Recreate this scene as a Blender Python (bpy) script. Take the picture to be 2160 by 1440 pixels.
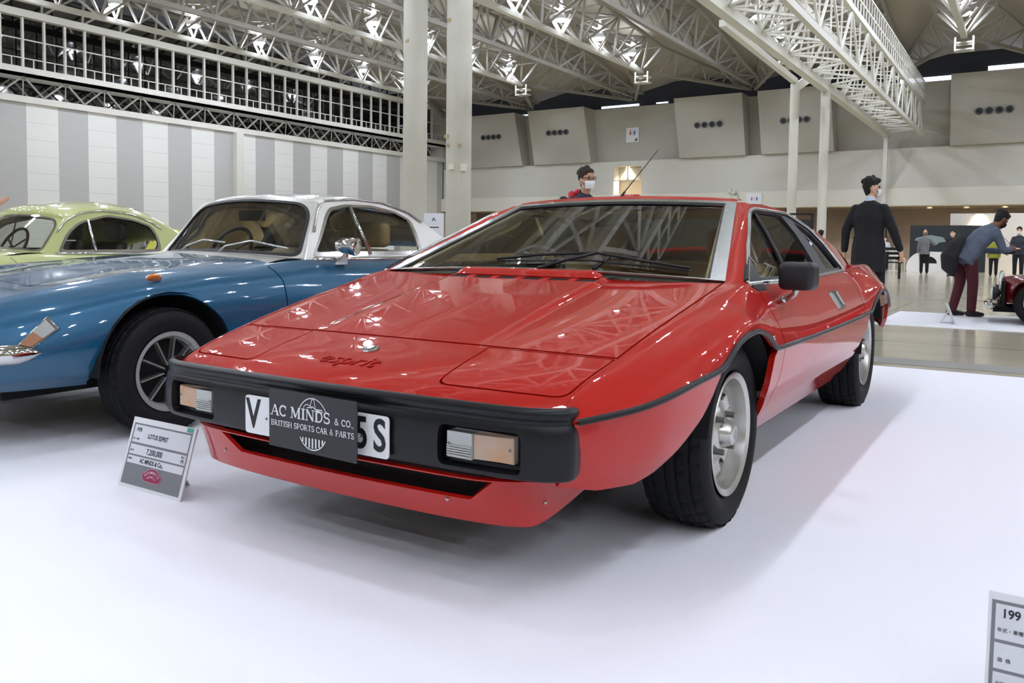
import bpy, bmesh, math, random
from mathutils import Vector, Matrix
from mathutils.geometry import delaunay_2d_cdt
from math import sin, cos, pi, radians as R, sqrt, atan2
random.seed(7)
for o in list(bpy.data.objects): bpy.data.objects.remove(o)
scene = bpy.context.scene
COL = scene.collection
# ---------------------------------------------------------------- camera
cam_d = bpy.data.cameras.new('camera'); cam = bpy.data.objects.new('camera', cam_d); COL.objects.link(cam)
scene.camera = cam
cam_d.sensor_width = 36.0; cam_d.lens = 1768.3/2160*36
cam_d.shift_x = 60.7/2160; cam_d.shift_y = -116.0/2160
cam_d.clip_start = 0.05; cam_d.clip_end = 300
_yaw, _pit, _rol = .583, .0541, .0104
_f = Vector((-sin(_yaw)*cos(_pit), cos(_yaw)*cos(_pit), -sin(_pit)))
_r = Vector((cos(_yaw), sin(_yaw), 0)); _u = _r.cross(_f)
_rr = _r*cos(_rol)+_u*sin(_rol); _uu = -_r*sin(_rol)+_u*cos(_rol)
cam.matrix_world = Matrix(((_rr.x,_uu.x,-_f.x,1.6296),(_rr.y,_uu.y,-_f.y,-2.6379),(_rr.z,_uu.z,-_f.z,.8994),(0,0,0,1)))
# ---------------------------------------------------------------- world, exposure
world = bpy.data.worlds.new('world'); scene.world = world; world.use_nodes = True
world.node_tree.nodes['Background'].inputs[0].default_value = (0.75,0.78,0.85,1)
world.node_tree.nodes['Background'].inputs[1].default_value = 0.6
vs = scene.view_settings
scene.display_settings.display_device = 'sRGB'
vs.view_transform = 'Standard'; vs.look = 'None'; vs.gamma = 1.0; vs.exposure = 0.14
vs.use_curve_mapping = False
cy = scene.cycles
cy.max_bounces = 7; cy.diffuse_bounces = 4; cy.glossy_bounces = 4; cy.transmission_bounces = 6; cy.transparent_max_bounces = 10
cy.caustics_reflective = False; cy.caustics_refractive = False
cy.use_light_tree = True
cy.sample_clamp_indirect = 6.0
cy.use_denoising = True
LAMP_POWER = 1500.0     # emission of the hall floodlights

# ---------------------------------------------------------------- materials
def lin(c):
    if isinstance(c, str):
        c = tuple(int(c[i:i+2],16)/255 for i in (0,2,4))
    return tuple((v/12.92 if v<=.04045 else ((v+.055)/1.055)**2.4) for v in c)
MATS = {}
def mat(name, col, rough=.5, metal=0, coat=0, spec=.5, emit=None, es=0, trans=0, ior=1.45, alpha=1, noise=None, bump=None, wave=None, coatr=.03):
    if name in MATS: return MATS[name]
    m = bpy.data.materials.new(name); m.use_nodes = True; nt = m.node_tree; N = nt.nodes; L = nt.links
    b = N['Principled BSDF']; c = lin(col)
    b.inputs['Base Color'].default_value = (*c,1); b.inputs['Roughness'].default_value = rough
    b.inputs['Metallic'].default_value = metal; b.inputs['Coat Weight'].default_value = coat
    b.inputs['Coat Roughness'].default_value = coatr
    b.inputs['Specular IOR Level'].default_value = spec; b.inputs['IOR'].default_value = ior
    b.inputs['Transmission Weight'].default_value = trans; b.inputs['Alpha'].default_value = alpha
    if emit: b.inputs['Emission Color'].default_value = (*lin(emit),1); b.inputs['Emission Strength'].default_value = es
    if noise or bump:
        tc = N.new('ShaderNodeTexCoord')
    if noise:                                   # (scale, colour 2, amount, [stretch])
        n = N.new('ShaderNodeTexNoise'); n.inputs['Scale'].default_value = noise[0]; n.inputs['Detail'].default_value = 6
        mp = N.new('ShaderNodeMapping'); mp.inputs['Scale'].default_value = noise[3] if len(noise)>3 else (1,1,1)
        L.new(tc.outputs['Object'], mp.inputs[0]); L.new(mp.outputs[0], n.inputs['Vector'])
        r = N.new('ShaderNodeValToRGB'); r.color_ramp.elements[0].position=.5-.5*noise[2]; r.color_ramp.elements[1].position=.5+.5*noise[2]
        r.color_ramp.elements[0].color=(*lin(noise[1]),1); r.color_ramp.elements[1].color=(*c,1)
        L.new(n.outputs['Fac'], r.inputs[0]); L.new(r.outputs[0], b.inputs['Base Color'])
    if bump:                                    # (scale, strength)
        n = N.new('ShaderNodeTexNoise'); n.inputs['Scale'].default_value = bump[0]; n.inputs['Detail'].default_value = 4
        L.new(tc.outputs['Object'], n.inputs['Vector'])
        bp = N.new('ShaderNodeBump'); bp.inputs['Strength'].default_value = bump[1]; bp.inputs['Distance'].default_value = .01
        L.new(n.outputs['Fac'], bp.inputs['Height']); L.new(bp.outputs[0], b.inputs['Normal'])
    MATS[name] = m
    return m

def glassmat(name, tint, refl=.12, rough=0.0):
    """thin glazing: mostly transparent, tinted, with fresnel reflection"""
    if name in MATS: return MATS[name]
    m = bpy.data.materials.new(name); m.use_nodes = True; nt = m.node_tree; N = nt.nodes; L = nt.links
    N.remove(N['Principled BSDF']); out = N['Material Output']
    t = N.new('ShaderNodeBsdfTransparent'); t.inputs[0].default_value = (*tint,1)
    g = N.new('ShaderNodeBsdfGlossy'); g.inputs['Roughness'].default_value = rough; g.inputs[0].default_value=(1,1,1,1)
    fr = N.new('ShaderNodeFresnel'); fr.inputs[0].default_value = 1.45
    ad = N.new('ShaderNodeMath'); ad.operation='ADD'; ad.inputs[1].default_value = refl-.04; ad.use_clamp=True
    mx = N.new('ShaderNodeMixShader'); L.new(fr.outputs[0], ad.inputs[0]); L.new(ad.outputs[0], mx.inputs[0])
    L.new(t.outputs[0], mx.inputs[1]); L.new(g.outputs[0], mx.inputs[2]); L.new(mx.outputs[0], out.inputs[0])
    MATS[name] = m
    return m

# ---------------------------------------------------------------- mesh builder
class MB:
    def __init__(s): s.v=[]; s.f=[]; s.mi=[]; s.m=0
    def add(s, vs_, fs):
        n=len(s.v); s.v += [tuple(p) for p in vs_]
        for f in fs: s.f.append(tuple(i+n for i in f)); s.mi.append(s.m)
        return s
    def box(s, x0,y0,z0,x1,y1,z1):
        v=[(x,y,z) for z in (z0,z1) for y in (y0,y1) for x in (x0,x1)]
        return s.add(v,[(0,2,3,1),(4,5,7,6),(0,1,5,4),(2,6,7,3),(0,4,6,2),(1,3,7,5)])
    def bar(s, p, q, w, h=None, up=(0,0,1)):
        p=Vector(p); q=Vector(q); h=h or w; d=(q-p)
        if d.length<1e-6: return s
        d.normalize(); up=Vector(up)
        if abs(d.dot(up))>.98: up=Vector((1,0,0)) if abs(d.x)<.9 else Vector((0,1,0))
        a=d.cross(up).normalized(); b=a.cross(d)
        v=[c+a*(i*w/2)+b*(j*h/2) for c in (p,q) for i,j in ((-1,-1),(1,-1),(1,1),(-1,1))]
        return s.add(v,[(3,2,1,0),(4,5,6,7),(0,1,5,4),(1,2,6,5),(2,3,7,6),(3,0,4,7)])
    def tube(s, pts, r, n=10, closed=False, cap=True):
        pts=[Vector(p) for p in pts]; m=len(pts)
        rs = r if isinstance(r,(list,tuple)) else [r]*m
        prev=None; rings=[]
        for i,p in enumerate(pts):
            if closed: d=pts[(i+1)%m]-pts[i-1]
            else: d=pts[min(i+1,m-1)]-pts[max(i-1,0)]
            if d.length<1e-9: d=Vector((0,0,1))
            d.normalize()
            if prev is None:
                a=d.cross(Vector((0,0,1)))
                if a.length<.1: a=d.cross(Vector((1,0,0)))
            else: a=prev-d*prev.dot(d)
            a.normalize(); prev=a; b=d.cross(a)
            rings.append([p+(a*cos(t)+b*sin(t))*rs[i] for t in (2*pi*k/n for k in range(n))])
        v=[q for g in rings for q in g]; f=[]
        for i in range(m if closed else m-1):
            for k in range(n):
                j=(i+1)%m; f.append((i*n+k,i*n+(k+1)%n,j*n+(k+1)%n,j*n+k))
        if not closed and cap: f.append(tuple(range(n))[::-1]); f.append(tuple((m-1)*n+k for k in range(n)))
        return s.add(v,f)
    def lathe(s, prof, n=48, c=(0,0,0), ax='x', closed=False, a0=0, a1=2*pi):
        """prof: (axial, radius) list; axis x, y or z through c"""
        full=abs(a1-a0-2*pi)<1e-6; cnt=n if full else n+1
        v=[]; f=[]; m=len(prof)
        for k in range(cnt):
            t=a0+(a1-a0)*k/n; ct,st=cos(t),sin(t)
            for a,r in prof:
                p={'x':(a,r*ct,r*st),'y':(r*ct,a,r*st),'z':(r*ct,r*st,a)}[ax]
                v.append((p[0]+c[0],p[1]+c[1],p[2]+c[2]))
        for k in range(n):
            k2=(k+1)%cnt
            for i in range(m if closed else m-1):
                j=(i+1)%m
                q=(k*m+i,k*m+j,k2*m+j,k2*m+i)
                f.append(q)
        return s.add(v,f)
    def grid(s, P, flip=False):
        """P: list of rows of points"""
        r=len(P); c=len(P[0]); v=[p for row in P for p in row]; f=[]
        for i in range(r-1):
            for j in range(c-1):
                q=(i*c+j,i*c+j+1,(i+1)*c+j+1,(i+1)*c+j); f.append(q[::-1] if flip else q)
        return s.add(v,f)
    def sphere(s, c, r, n=16, m=10, sc=(1,1,1)):
        P=[[(c[0]+r*sc[0]*sin(pi*i/m)*cos(2*pi*j/n), c[1]+r*sc[1]*sin(pi*i/m)*sin(2*pi*j/n), c[2]+r*sc[2]*cos(pi*i/m)) for j in range(n+1)] for i in range(m+1)]
        return s.grid(P)
    def prism(s, pts, d):
        """closed polygon pts (3d, coplanar), extruded by vector d"""
        n=len(pts); d=Vector(d); a=[Vector(p) for p in pts]; b=[p+d for p in a]
        return s.add(a+b,[tuple(range(n))[::-1],tuple(range(n,2*n))]+[(i,(i+1)%n,n+(i+1)%n,n+i) for i in range(n)])
    def build(s, name, m, parent=None, smooth=False, bevel=0, sub=0, weld=False, angle=None, fixn=False, loc=None):
        me=bpy.data.meshes.new(name); me.from_pydata(s.v,[],s.f)
        mm = m if isinstance(m,(list,tuple)) else [m]
        for x in mm: me.materials.append(x)
        if len(mm)>1:
            for p,i in zip(me.polygons,s.mi): p.material_index=i
        if weld or fixn:
            bm=bmesh.new(); bm.from_mesh(me)
            if weld: bmesh.ops.remove_doubles(bm, verts=bm.verts, dist=1e-5)
            if fixn: bmesh.ops.recalc_face_normals(bm, faces=bm.faces)
            bm.to_mesh(me); bm.free()
        if smooth:
            for p in me.polygons: p.use_smooth=True
            if angle: me.set_sharp_from_angle(angle=R(angle))
        me.update()
        o=bpy.data.objects.new(name, me); COL.objects.link(o)
        if parent is not None: o.parent=parent
        if loc: o.location=loc
        if bevel:
            b=o.modifiers.new('bevel','BEVEL'); b.width=bevel; b.segments=3; b.limit_method='ANGLE'; b.angle_limit=R(40)
            for p in me.polygons: p.use_smooth=True
            me.set_sharp_from_angle(angle=R(50))
        if sub:
            b=o.modifiers.new('sub','SUBSURF'); b.levels=sub; b.render_levels=sub
        return o
def tag(o, label=None, cat=None, group=None, kind=None):
    if label: o['label']=label
    if cat: o['category']=cat
    if group: o['group']=group
    if kind: o['kind']=kind
    return o
def thing(name, label, cat, loc=(0,0,0), rz=0, group=None):
    o=bpy.data.objects.new(name,None); COL.objects.link(o); o.location=loc; o.rotation_euler=(0,0,rz)
    o.empty_display_size=.2
    return tag(o,label,cat,group)
def struct(name, mb, m, **k):
    o=mb.build(name,m,**k); o['kind']='structure'; return o
def dup(root, loc=None, rz=None, label=None, group=None):
    r=root.copy(); COL.objects.link(r)
    if loc is not None: r.location=loc
    if rz is not None: r.rotation_euler=(0,0,rz)
    if label: r['label']=label
    if group: r['group']=group
    for ch in list(root.children):
        c=ch.copy(); COL.objects.link(c); c.parent=r
        for g in list(ch.children):
            d=g.copy(); COL.objects.link(d); d.parent=c
    return r
def text(s, size, m, parent, M, name='lettering', ext=.0006, align='CENTER', sx=1.0, bold=0, spacing=1.0):
    """flat lettering as a mesh; M = 4x4 placing the text plane (x right, y up, z out)"""
    c=bpy.data.curves.new(name,'FONT'); c.body=s; c.size=size; c.extrude=ext; c.align_x=align; c.align_y='CENTER'; c.offset=bold
    c.resolution_u=4; c.space_character=spacing
    o=bpy.data.objects.new(name,c); COL.objects.link(o)
    dg=bpy.context.evaluated_depsgraph_get(); me=bpy.data.meshes.new_from_object(o.evaluated_get(dg))
    bpy.data.objects.remove(o); bpy.data.curves.remove(c)
    me.transform(M@Matrix.Diagonal((sx,1,1,1)))
    me.materials.clear(); me.materials.append(m)
    o=bpy.data.objects.new(name,me); COL.objects.link(o)
    if parent is not None: o.parent=parent
    return o
def frame(o, x, y):
    """4x4 from origin, x dir, y dir"""
    x=Vector(x).normalized(); y=Vector(y); y=(y-x*y.dot(x)).normalized(); z=x.cross(y); o=Vector(o)
    return Matrix(((x.x,y.x,z.x,o.x),(x.y,y.y,z.y,o.y),(x.z,y.z,z.z,o.z),(0,0,0,1)))
def pchip(xs, ys):
    """monotone cubic through points"""
    n=len(xs); h=[xs[i+1]-xs[i] for i in range(n-1)]; d=[(ys[i+1]-ys[i])/h[i] for i in range(n-1)]
    m=[0]*n
    if n==2: m=[d[0],d[0]]
    else:
        for i in range(1,n-1):
            if d[i-1]*d[i]<=0: m[i]=0
            else:
                w1=2*h[i]+h[i-1]; w2=h[i]+2*h[i-1]; m[i]=(w1+w2)/(w1/d[i-1]+w2/d[i])
        m[0]=d[0]*1.5-m[1]*.5 if d[0]*(d[0]*1.5-m[1]*.5)>0 else 0
        m[-1]=d[-1]*1.5-m[-2]*.5 if d[-1]*(d[-1]*1.5-m[-2]*.5)>0 else 0
    def f(x):
        if x<=xs[0]: return ys[0]+m[0]*(x-xs[0])
        if x>=xs[-1]: return ys[-1]+m[-1]*(x-xs[-1])
        lo=0
        while x>xs[lo+1]: lo+=1
        t=(x-xs[lo])/h[lo]; t2=t*t; t3=t2*t
        return (2*t3-3*t2+1)*ys[lo]+(t3-2*t2+t)*h[lo]*m[lo]+(-2*t3+3*t2)*ys[lo+1]+(t3-t2)*h[lo]*m[lo+1]
    return f
def inpoly(x,y,P):
    c=False; n=len(P); j=n-1
    for i in range(n):
        if (P[i][1]>y)!=(P[j][1]>y) and x<(P[j][0]-P[i][0])*(y-P[i][1])/(P[j][1]-P[i][1])+P[i][0]: c=not c
        j=i
    return c
def resample(P, d, closed=True):
    out=[]; n=len(P)
    for i in range(n if closed else n-1):
        a=P[i]; b=P[(i+1)%n]; L=sqrt((a[0]-b[0])**2+(a[1]-b[1])**2); k=max(1,int(math.ceil(L/d)))
        for j in range(k): out.append((a[0]+(b[0]-a[0])*j/k, a[1]+(b[1]-a[1])*j/k))
    if not closed: out.append(P[-1])
    return out
def roundpoly(P, r, n=4):
    """round the corners of a polygon (2d); r number or list"""
    out=[]; N=len(P)
    for i in range(N):
        p=Vector(P[i]); a=Vector(P[i-1]); b=Vector(P[(i+1)%N]); rr=r[i] if isinstance(r,(list,tuple)) else r
        if rr<=0: out.append(tuple(p)); continue
        u=(a-p); v=(b-p); k=min(rr,u.length*.45,v.length*.45); u=u.normalized()*k; v=v.normalized()*k
        for j in range(n+1):
            t=j/n; q=(p+u)*(1-t)**2+p*2*t*(1-t)+(p+v)*t*t; out.append(tuple(q))
    return out
PCEN=[Vector((0,0,0))]     # rough middle of the thing whose panels are being cut
def panel(name, S, poly, m, parent, holes=(), d=.03, edge=.006, off=0, nrm=None, smooth=True, step=None, flipn=False, mirror=False, sharp=35, d2=None):
    """a sheet cut from the surface S(a,b) along the outline poly (with holes), with turned-in edges"""
    d2=d2 or d
    outer=resample(poly,d); hs=[resample(h,d) for h in holes]
    xs=[p[0] for p in outer]; ys=[p[1] for p in outer]
    pts=list(outer); edges=[(i,(i+1)%len(outer)) for i in range(len(outer))]
    for h in hs:
        n=len(pts); pts+=h; edges+=[(n+i,n+(i+1)%len(h)) for i in range(len(h))]
    nb=len(pts)
    bd=list(pts)
    x=math.floor(min(xs)/d)*d
    cell={}
    for p in bd: cell.setdefault((int(p[0]//d),int(p[1]//d)),[]).append(p)
    while x<max(xs):
        y=math.floor(min(ys)/d2)*d2
        while y<max(ys):
            if inpoly(x,y,outer) and not any(inpoly(x,y,h) for h in hs):
                ci,cj=int(x//d),int(y//d); ok=True
                for a in (-1,0,1):
                    for b in (-1,0,1):
                        for p in cell.get((ci+a,cj+b),()):
                            if (p[0]-x)**2+(p[1]-y)**2<(d*.45)**2: ok=False
                if ok: pts.append((x,y))
            y+=d2
        x+=d
    vv,ee,ff,ov,oe,of=delaunay_2d_cdt([Vector(p) for p in pts],edges,[],0,1e-7)
    tri=[]
    for f in ff:
        cx=sum(vv[i][0] for i in f)/len(f); cy_=sum(vv[i][1] for i in f)/len(f)
        if inpoly(cx,cy_,outer) and not any(inpoly(cx,cy_,h) for h in hs): tri.append(f)
    eps=1e-3
    vote=0
    for a,b in outer[::max(1,len(outer)//12)]:
        p=Vector(S(a+eps,b))-Vector(S(a-eps,b)); q=Vector(S(a,b+eps))-Vector(S(a,b-eps)); n=p.cross(q)
        if n.length>1e-14: vote+= 1 if n.normalized().dot((Vector(S(a,b))-PCEN[0]).normalized())>0 else -1
    flipn=vote<0
    def N(a,b):
        p=Vector(S(a+eps,b))-Vector(S(a-eps,b)); q=Vector(S(a,b+eps))-Vector(S(a,b-eps)); n=p.cross(q)
        if n.length<1e-12: return Vector((0,0,1))
        n.normalize(); return -n if flipn else n
    P=[]; NN=[]
    for v in vv:
        n=N(v[0],v[1]); p=Vector(S(v[0],v[1]))+n*off; P.append(p); NN.append(n)
    F=[tuple(f) for f in tri]
    # orient
    if F:
        s_=0
        for f in F[:50]:
            n=(P[f[1]]-P[f[0]]).cross(P[f[2]]-P[f[0]]); s_+=1 if n.dot(NN[f[0]])>0 else -1
        if s_<0: F=[f[::-1] for f in F]
    # edges used once -> flange
    cnt={}
    for f in F:
        for i in range(len(f)):
            a,b=f[i],f[(i+1)%len(f)]; cnt[(a,b)]=cnt.get((a,b),0)+1
    be=[e for e in cnt if (e[1],e[0]) not in cnt]
    used=sorted({i for f in F for i in f}); mp={i:k for k,i in enumerate(used)}
    V=[P[i] for i in used]; NV=[NN[i] for i in used]
    F=[tuple(mp[i] for i in f) for f in F]
    ns=[]
    FL=[]
    if edge:
        bi={}
        for a,b in be:
            for k in (a,b):
                if k not in bi:
                    bi[k]=(len(V)); V.append(P[k]); V.append(P[k]-NN[k]*edge)
            FL.append((bi[b],bi[a],bi[a]+1,bi[b]+1))
    if mirror:
        V2=[Vector((-p.x,p.y,p.z)) for p in V]; n=len(V)
    me=bpy.data.meshes.new(name)
    def mk(V,F,FL,NV,flip):
        me=bpy.data.meshes.new(name)
        FF=[f[::-1] for f in F+FL] if flip else F+FL
        me.from_pydata([tuple(p) for p in V],[],FF); me.materials.append(m)
        for k,p in enumerate(me.polygons): p.use_smooth = k<len(F)
        me.update()
        cn=[]
        for p in me.polygons:
            for vi in p.vertices:
                if p.index<len(F): cn.append(tuple(NV[vi]))
                else: cn.append(tuple(p.normal))
        me.normals_split_custom_set(cn)
        o=bpy.data.objects.new(name,me); COL.objects.link(o)
        if parent is not None: o.parent=parent
        return o
    o=mk(V,F,FL,NV,False)
    if mirror:
        o2=mk(V2,F,FL,[Vector((-n.x,n.y,n.z)) for n in NV],True)
        return o,o2
    return o
# ================================================================ HALL
M_conc = mat('concrete_wall','BFBBAE',.85,noise=(.35,'AFAB9F',.6),bump=(3,.1))
M_plaster = mat('plaster_wall','D3D1C6',.8,noise=(.3,'CAC8BD',.5))
M_cream = mat('cream_fascia','E2DFD0',.7)
M_steel = mat('painted_steel','96938A',.55)
M_steelw = mat('white_steel','D6D5CA',.5)
M_roof = mat('roof_sheet','ABA594',.45,noise=(.15,'A09A8A',.6,(1,.3,1)))
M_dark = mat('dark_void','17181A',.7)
M_colm = mat('column_paint','C9C8BC',.55,noise=(2,'C3C2B5',.5))
M_lens = mat('lamp_lens','FFFFFF',.4,emit='E9EFFF',es=235)
M_lampb = mat('lamp_bracket','F0EFEA',.35)
M_black = mat('black_paint','121212',.5)
M_daylight = mat('daylight_slit','E8EEFF',.4,emit='DDE6FF',es=2.2)
YW=48.0; XL=-35.4; XR=30.0; YF=-22.0
LX=[-31.66,-24.1,-16.54,-8.97,-1.4,6.16,13.72,21.28]
NX=[-27.9,-20.32,-12.75,-5.2,2.38,9.94,17.5,25.06]
LY=[19.04+3.96*n for n in range(-9,6)]
def zroof(y):
    if y<33: return 12.2
    t=min(1,(y-33)/15.); return 12.2-1.75*t*t*(3-2*t)
# floor
def floor_material():
    m=bpy.data.materials.new('polished_floor'); m.use_nodes=True; nt=m.node_tree; N=nt.nodes; L=nt.links; b=N['Principled BSDF']
    tc=N.new('ShaderNodeTexCoord'); n1=N.new('ShaderNodeTexNoise'); n1.inputs['Scale'].default_value=.9; n1.inputs['Detail'].default_value=7
    mp=N.new('ShaderNodeMapping'); mp.inputs['Scale'].default_value=(.5,1.3,1); L.new(tc.outputs['Object'],mp.inputs[0]); L.new(mp.outputs[0],n1.inputs['Vector'])
    r=N.new('ShaderNodeValToRGB'); r.color_ramp.elements[0].position=.3; r.color_ramp.elements[1].position=.7
    r.color_ramp.elements[0].color=(*lin('B3AA94'),1); r.color_ramp.elements[1].color=(*lin('C6BEA9'),1); L.new(n1.outputs['Fac'],r.inputs[0])
    br=N.new('ShaderNodeTexBrick'); br.inputs['Scale'].default_value=1; br.offset=0; br.inputs['Brick Width'].default_value=6.0; br.inputs['Row Height'].default_value=3.0
    br.inputs['Mortar Size'].default_value=.018; br.inputs['Color1'].default_value=(1,1,1,1); br.inputs['Color2'].default_value=(1,1,1,1); br.inputs['Mortar'].default_value=(.55,.55,.55,1)
    L.new(tc.outputs['Object'],br.inputs['Vector'])
    mx=N.new('ShaderNodeMix'); mx.data_type='RGBA'; mx.blend_type='MULTIPLY'; mx.inputs[0].default_value=1
    L.new(r.outputs[0],mx.inputs[6]); L.new(br.outputs['Color'],mx.inputs[7]); L.new(mx.outputs[2],b.inputs['Base Color'])
    b.inputs['Roughness'].default_value=.16; b.inputs['Specular IOR Level'].default_value=.6
    n2=N.new('ShaderNodeTexNoise'); n2.inputs['Scale'].default_value=2.2; L.new(tc.outputs['Object'],n2.inputs['Vector'])
    bp=N.new('ShaderNodeBump'); bp.inputs['Strength'].default_value=.12; bp.inputs['Distance'].default_value=.02; L.new(n2.outputs['Fac'],bp.inputs['Height']); L.new(bp.outputs[0],b.inputs['Normal'])
    return m
struct('floor', MB().box(XL-.6,YF-.5,-.3,XR+.5,YW+6,0), floor_material())
# pit covers: grey studded strip that runs across the hall behind the stand
pit=mat('pit_cover','8E8C86',.6,bump=(60,.5))
struct('trim_1', MB().box(XL,4.36,0,XR,4.72,.004), pit)
struct('trim_2', MB().box(-9,13.2,0,14,13.5,.004), pit)
M_carpet=mat('white_carpet','F1F2F8',.95,bump=(180,.08))
# the three white display carpets
o=MB().box(-9,-16,0,9,4.15,.006).build('carpet',M_carpet); tag(o,'large white carpet of the stand under the red wedge coupe and its neighbours','carpet','white display carpets')
o=MB().box(.1,7.8,0,7.5,10.0,.006).build('carpet',M_carpet); tag(o,'smaller white carpet under the dark red classic at the right edge','carpet','white display carpets')
o=MB().box(-4.6,16.5,0,-3.2,25.5,.004).build('aisle_carpet',mat('grey_aisle','A9A9AB',.95)); tag(o,'pale grey aisle carpet on the floor beyond the black-coated man','carpet')
# striped movable partition on the left
def partition_material():
    m=bpy.data.materials.new('partition_panels'); m.use_nodes=True; nt=m.node_tree; N=nt.nodes; L=nt.links; b=N['Principled BSDF']
    tc=N.new('ShaderNodeTexCoord'); sp=N.new('ShaderNodeSeparateXYZ'); L.new(tc.outputs['Object'],sp.inputs[0])
    def math_(op,a,bv=None):
        n=N.new('ShaderNodeMath'); n.operation=op
        for i,q in enumerate((a,bv)):
            if q is None: continue
            if isinstance(q,(int,float)): n.inputs[i].default_value=q
            else: L.new(q,n.inputs[i])
        return n.outputs[0]
    y=math_('ADD',sp.outputs['Y'],100*1.43*2-17.16)
    f=math_('MODULO',math_('DIVIDE',y,1.43*2),1.0)
    st=math_('LESS_THAN',f,.5)
    mx=N.new('ShaderNodeMix'); mx.data_type='RGBA'; L.new(st,mx.inputs[0]); mx.inputs[6].default_value=(*lin('B4B4B0'),1); mx.inputs[7].default_value=(*lin('DEDFD8'),1)
    zf=math_('MODULO',math_('DIVIDE',math_('ADD',sp.outputs['Z'],10*.73-.03),.73),1.0)
    ln=math_('LESS_THAN',zf,.022)
    m2=N.new('ShaderNodeMix'); m2.data_type='RGBA'; L.new(ln,m2.inputs[0]); L.new(mx.outputs[2],m2.inputs[6]); m2.inputs[7].default_value=(*lin('BDBDB9'),1)
    L.new(m2.outputs[2],b.inputs['Base Color']); b.inputs['Roughness'].default_value=.6
    return m
struct('wall_left', MB().box(XL-.3,YF,0,XL,YW,6.75), partition_material())
struct('trim_3', MB().box(XL-.35,YF,6.7,XL+.12,YW,6.98), M_steelw)
struct('trim_4', MB().box(XL,28.45,0,XL+.3,28.95,6.7), M_steelw)
# clerestory glazing with mullions over the partition
gl=mat('dark_glazing','08090B',.04,spec=1.0,ior=1.6)
struct('window_1', MB().box(XL-1.3,YF,6.98,XL-1.2,YW,12.8), gl)
mb=MB(); y=16.1-.95*40
while y<47: 
    if y>YF: mb.box(XL-.06,y-.045,8.2,XL+.06,y+.045,10.35)
    y+=.95
for z in (9.42,): mb.box(XL-.03,YF,z-.025,XL+.03,YW,z+.025)
for z in (8.62,): mb.box(XL-.02,YF,z-.02,XL+.02,YW,z+.02)
y=16.1-.95*40+.475
while y<47:
    if y>YF: mb.box(XL-.02,y-.02,8.2,XL+.02,y+.02,8.62)
    y+=.95
struct('trim_5', mb, M_steelw)
mb=MB().box(XL-.9,YF,7.8,XL+.35,YW,7.92).box(XL+.1,YF,7.8,XL+.35,YW,8.18).box(XL-.15,YF,10.35,XL+.2,YW,10.66)
struct('trim_6', mb, M_steelw)
mb=MB(); y=YF; k=0
while y<46.2:
    a=(XL+.1,y,6.98); b_=(XL+.2,y+.95,7.8); c=(XL+.1,y+1.9,6.98)
    mb.bar(a,b_,.07).bar(b_,c,.07).bar((XL-.9,y,6.98),(XL-.8,y+.95,7.8),.06).bar((XL-.8,y+.95,7.8),(XL-.9,y+1.9,6.98),.06).bar((XL+.15,y+.95,6.98),b_,.04)
    mb.bar((XL+.1,y,6.98),(XL-.9,y+1.9,6.98),.04)
    a=(XL,y,10.6); b_=(XL+.4,y+1.9,12.0)
    mb.bar((XL,y+1.9,10.6),(XL+.2,y+1.9,12.),.09)
    if k%1==0: mb.bar(a,(XL+.2,y+1.9,12.),.09)
    y+=1.9; k+=1
mb.bar((XL+.2,YF,12.),(XL+.2,YW,12.),.16)
struct('trim_7', mb, M_steel)
# back wall: recess, fascia, plaster band, concrete piers
mb=MB().box(XL-1.2,YW+.8,5.0,XR,YW+1.1,9.75)
mb.box(XL-1.4,YW-.1,0,XL,YW+6,13)
struct('wall_back', mb, M_conc)
mb=MB().box(-35.4,YW,3.95,-21.65,YW+1,6.15).box(-19.7,YW,3.95,XR,YW+1,6.15).box(-21.65,YW,5.85,-19.7,YW+1,6.15)
struct('trim_8', mb, M_plaster)
struct('trim_9', MB().box(XL,YW-.25,3.05,XR,YW+1,3.98), M_cream)
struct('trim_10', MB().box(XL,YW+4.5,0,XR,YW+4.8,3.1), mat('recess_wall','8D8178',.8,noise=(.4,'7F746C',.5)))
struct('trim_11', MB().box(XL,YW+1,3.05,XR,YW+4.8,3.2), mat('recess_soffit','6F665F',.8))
# concrete piers with four round air outlets each
def px2x(px, y=YW): return None
piers=[(-35.2,-26.3,None),(-25.9,-16.6+0,None)]
def pier(x0t,x1t,x0b,x1b,zt=9.78,zb=6.15,vent=None,first=False):
    mb=MB(); y0=YW-.35; y1=YW+.85
    v=[(x0b,y0,zb),(x1b,y0,zb),(x1b,y1,zb),(x0b,y1,zb),(x0t,y0-.35,zt),(x1t,y0-.35,zt),(x1t,y1,zt),(x0t,y1,zt)]
    mb.add(v,[(0,3,2,1),(4,5,6,7),(0,1,5,4),(1,2,6,5),(2,3,7,6),(3,0,4,7)])
    return mb
PIER=[(-32.85,-28.9,-32.8,-28.4),(-27.83,-23.57,-27.43,-23.15),(-17.4,-13.23,-17.08,-13.02),(-12.32,-8.3,-12.08,-8.1),(-2.43,1.9,-2.39,1.9),(2.8,7.1,2.8,7.0),(13,17.3,13,17.3),(18.2,22.5,18.2,22.5)]
for i,p in enumerate(PIER):
    struct('trim_%d'%(12+i), pier(*p), M_conc)
WHERE=['first pier from the left','second pier from the left','third pier from the left','fourth pier, left of the slim columns','pier at the right edge of the photo']
M_vent=mat('vent_dark','24262A',.5); M_ventr=mat('vent_ring','6B6E70',.5)
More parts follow.
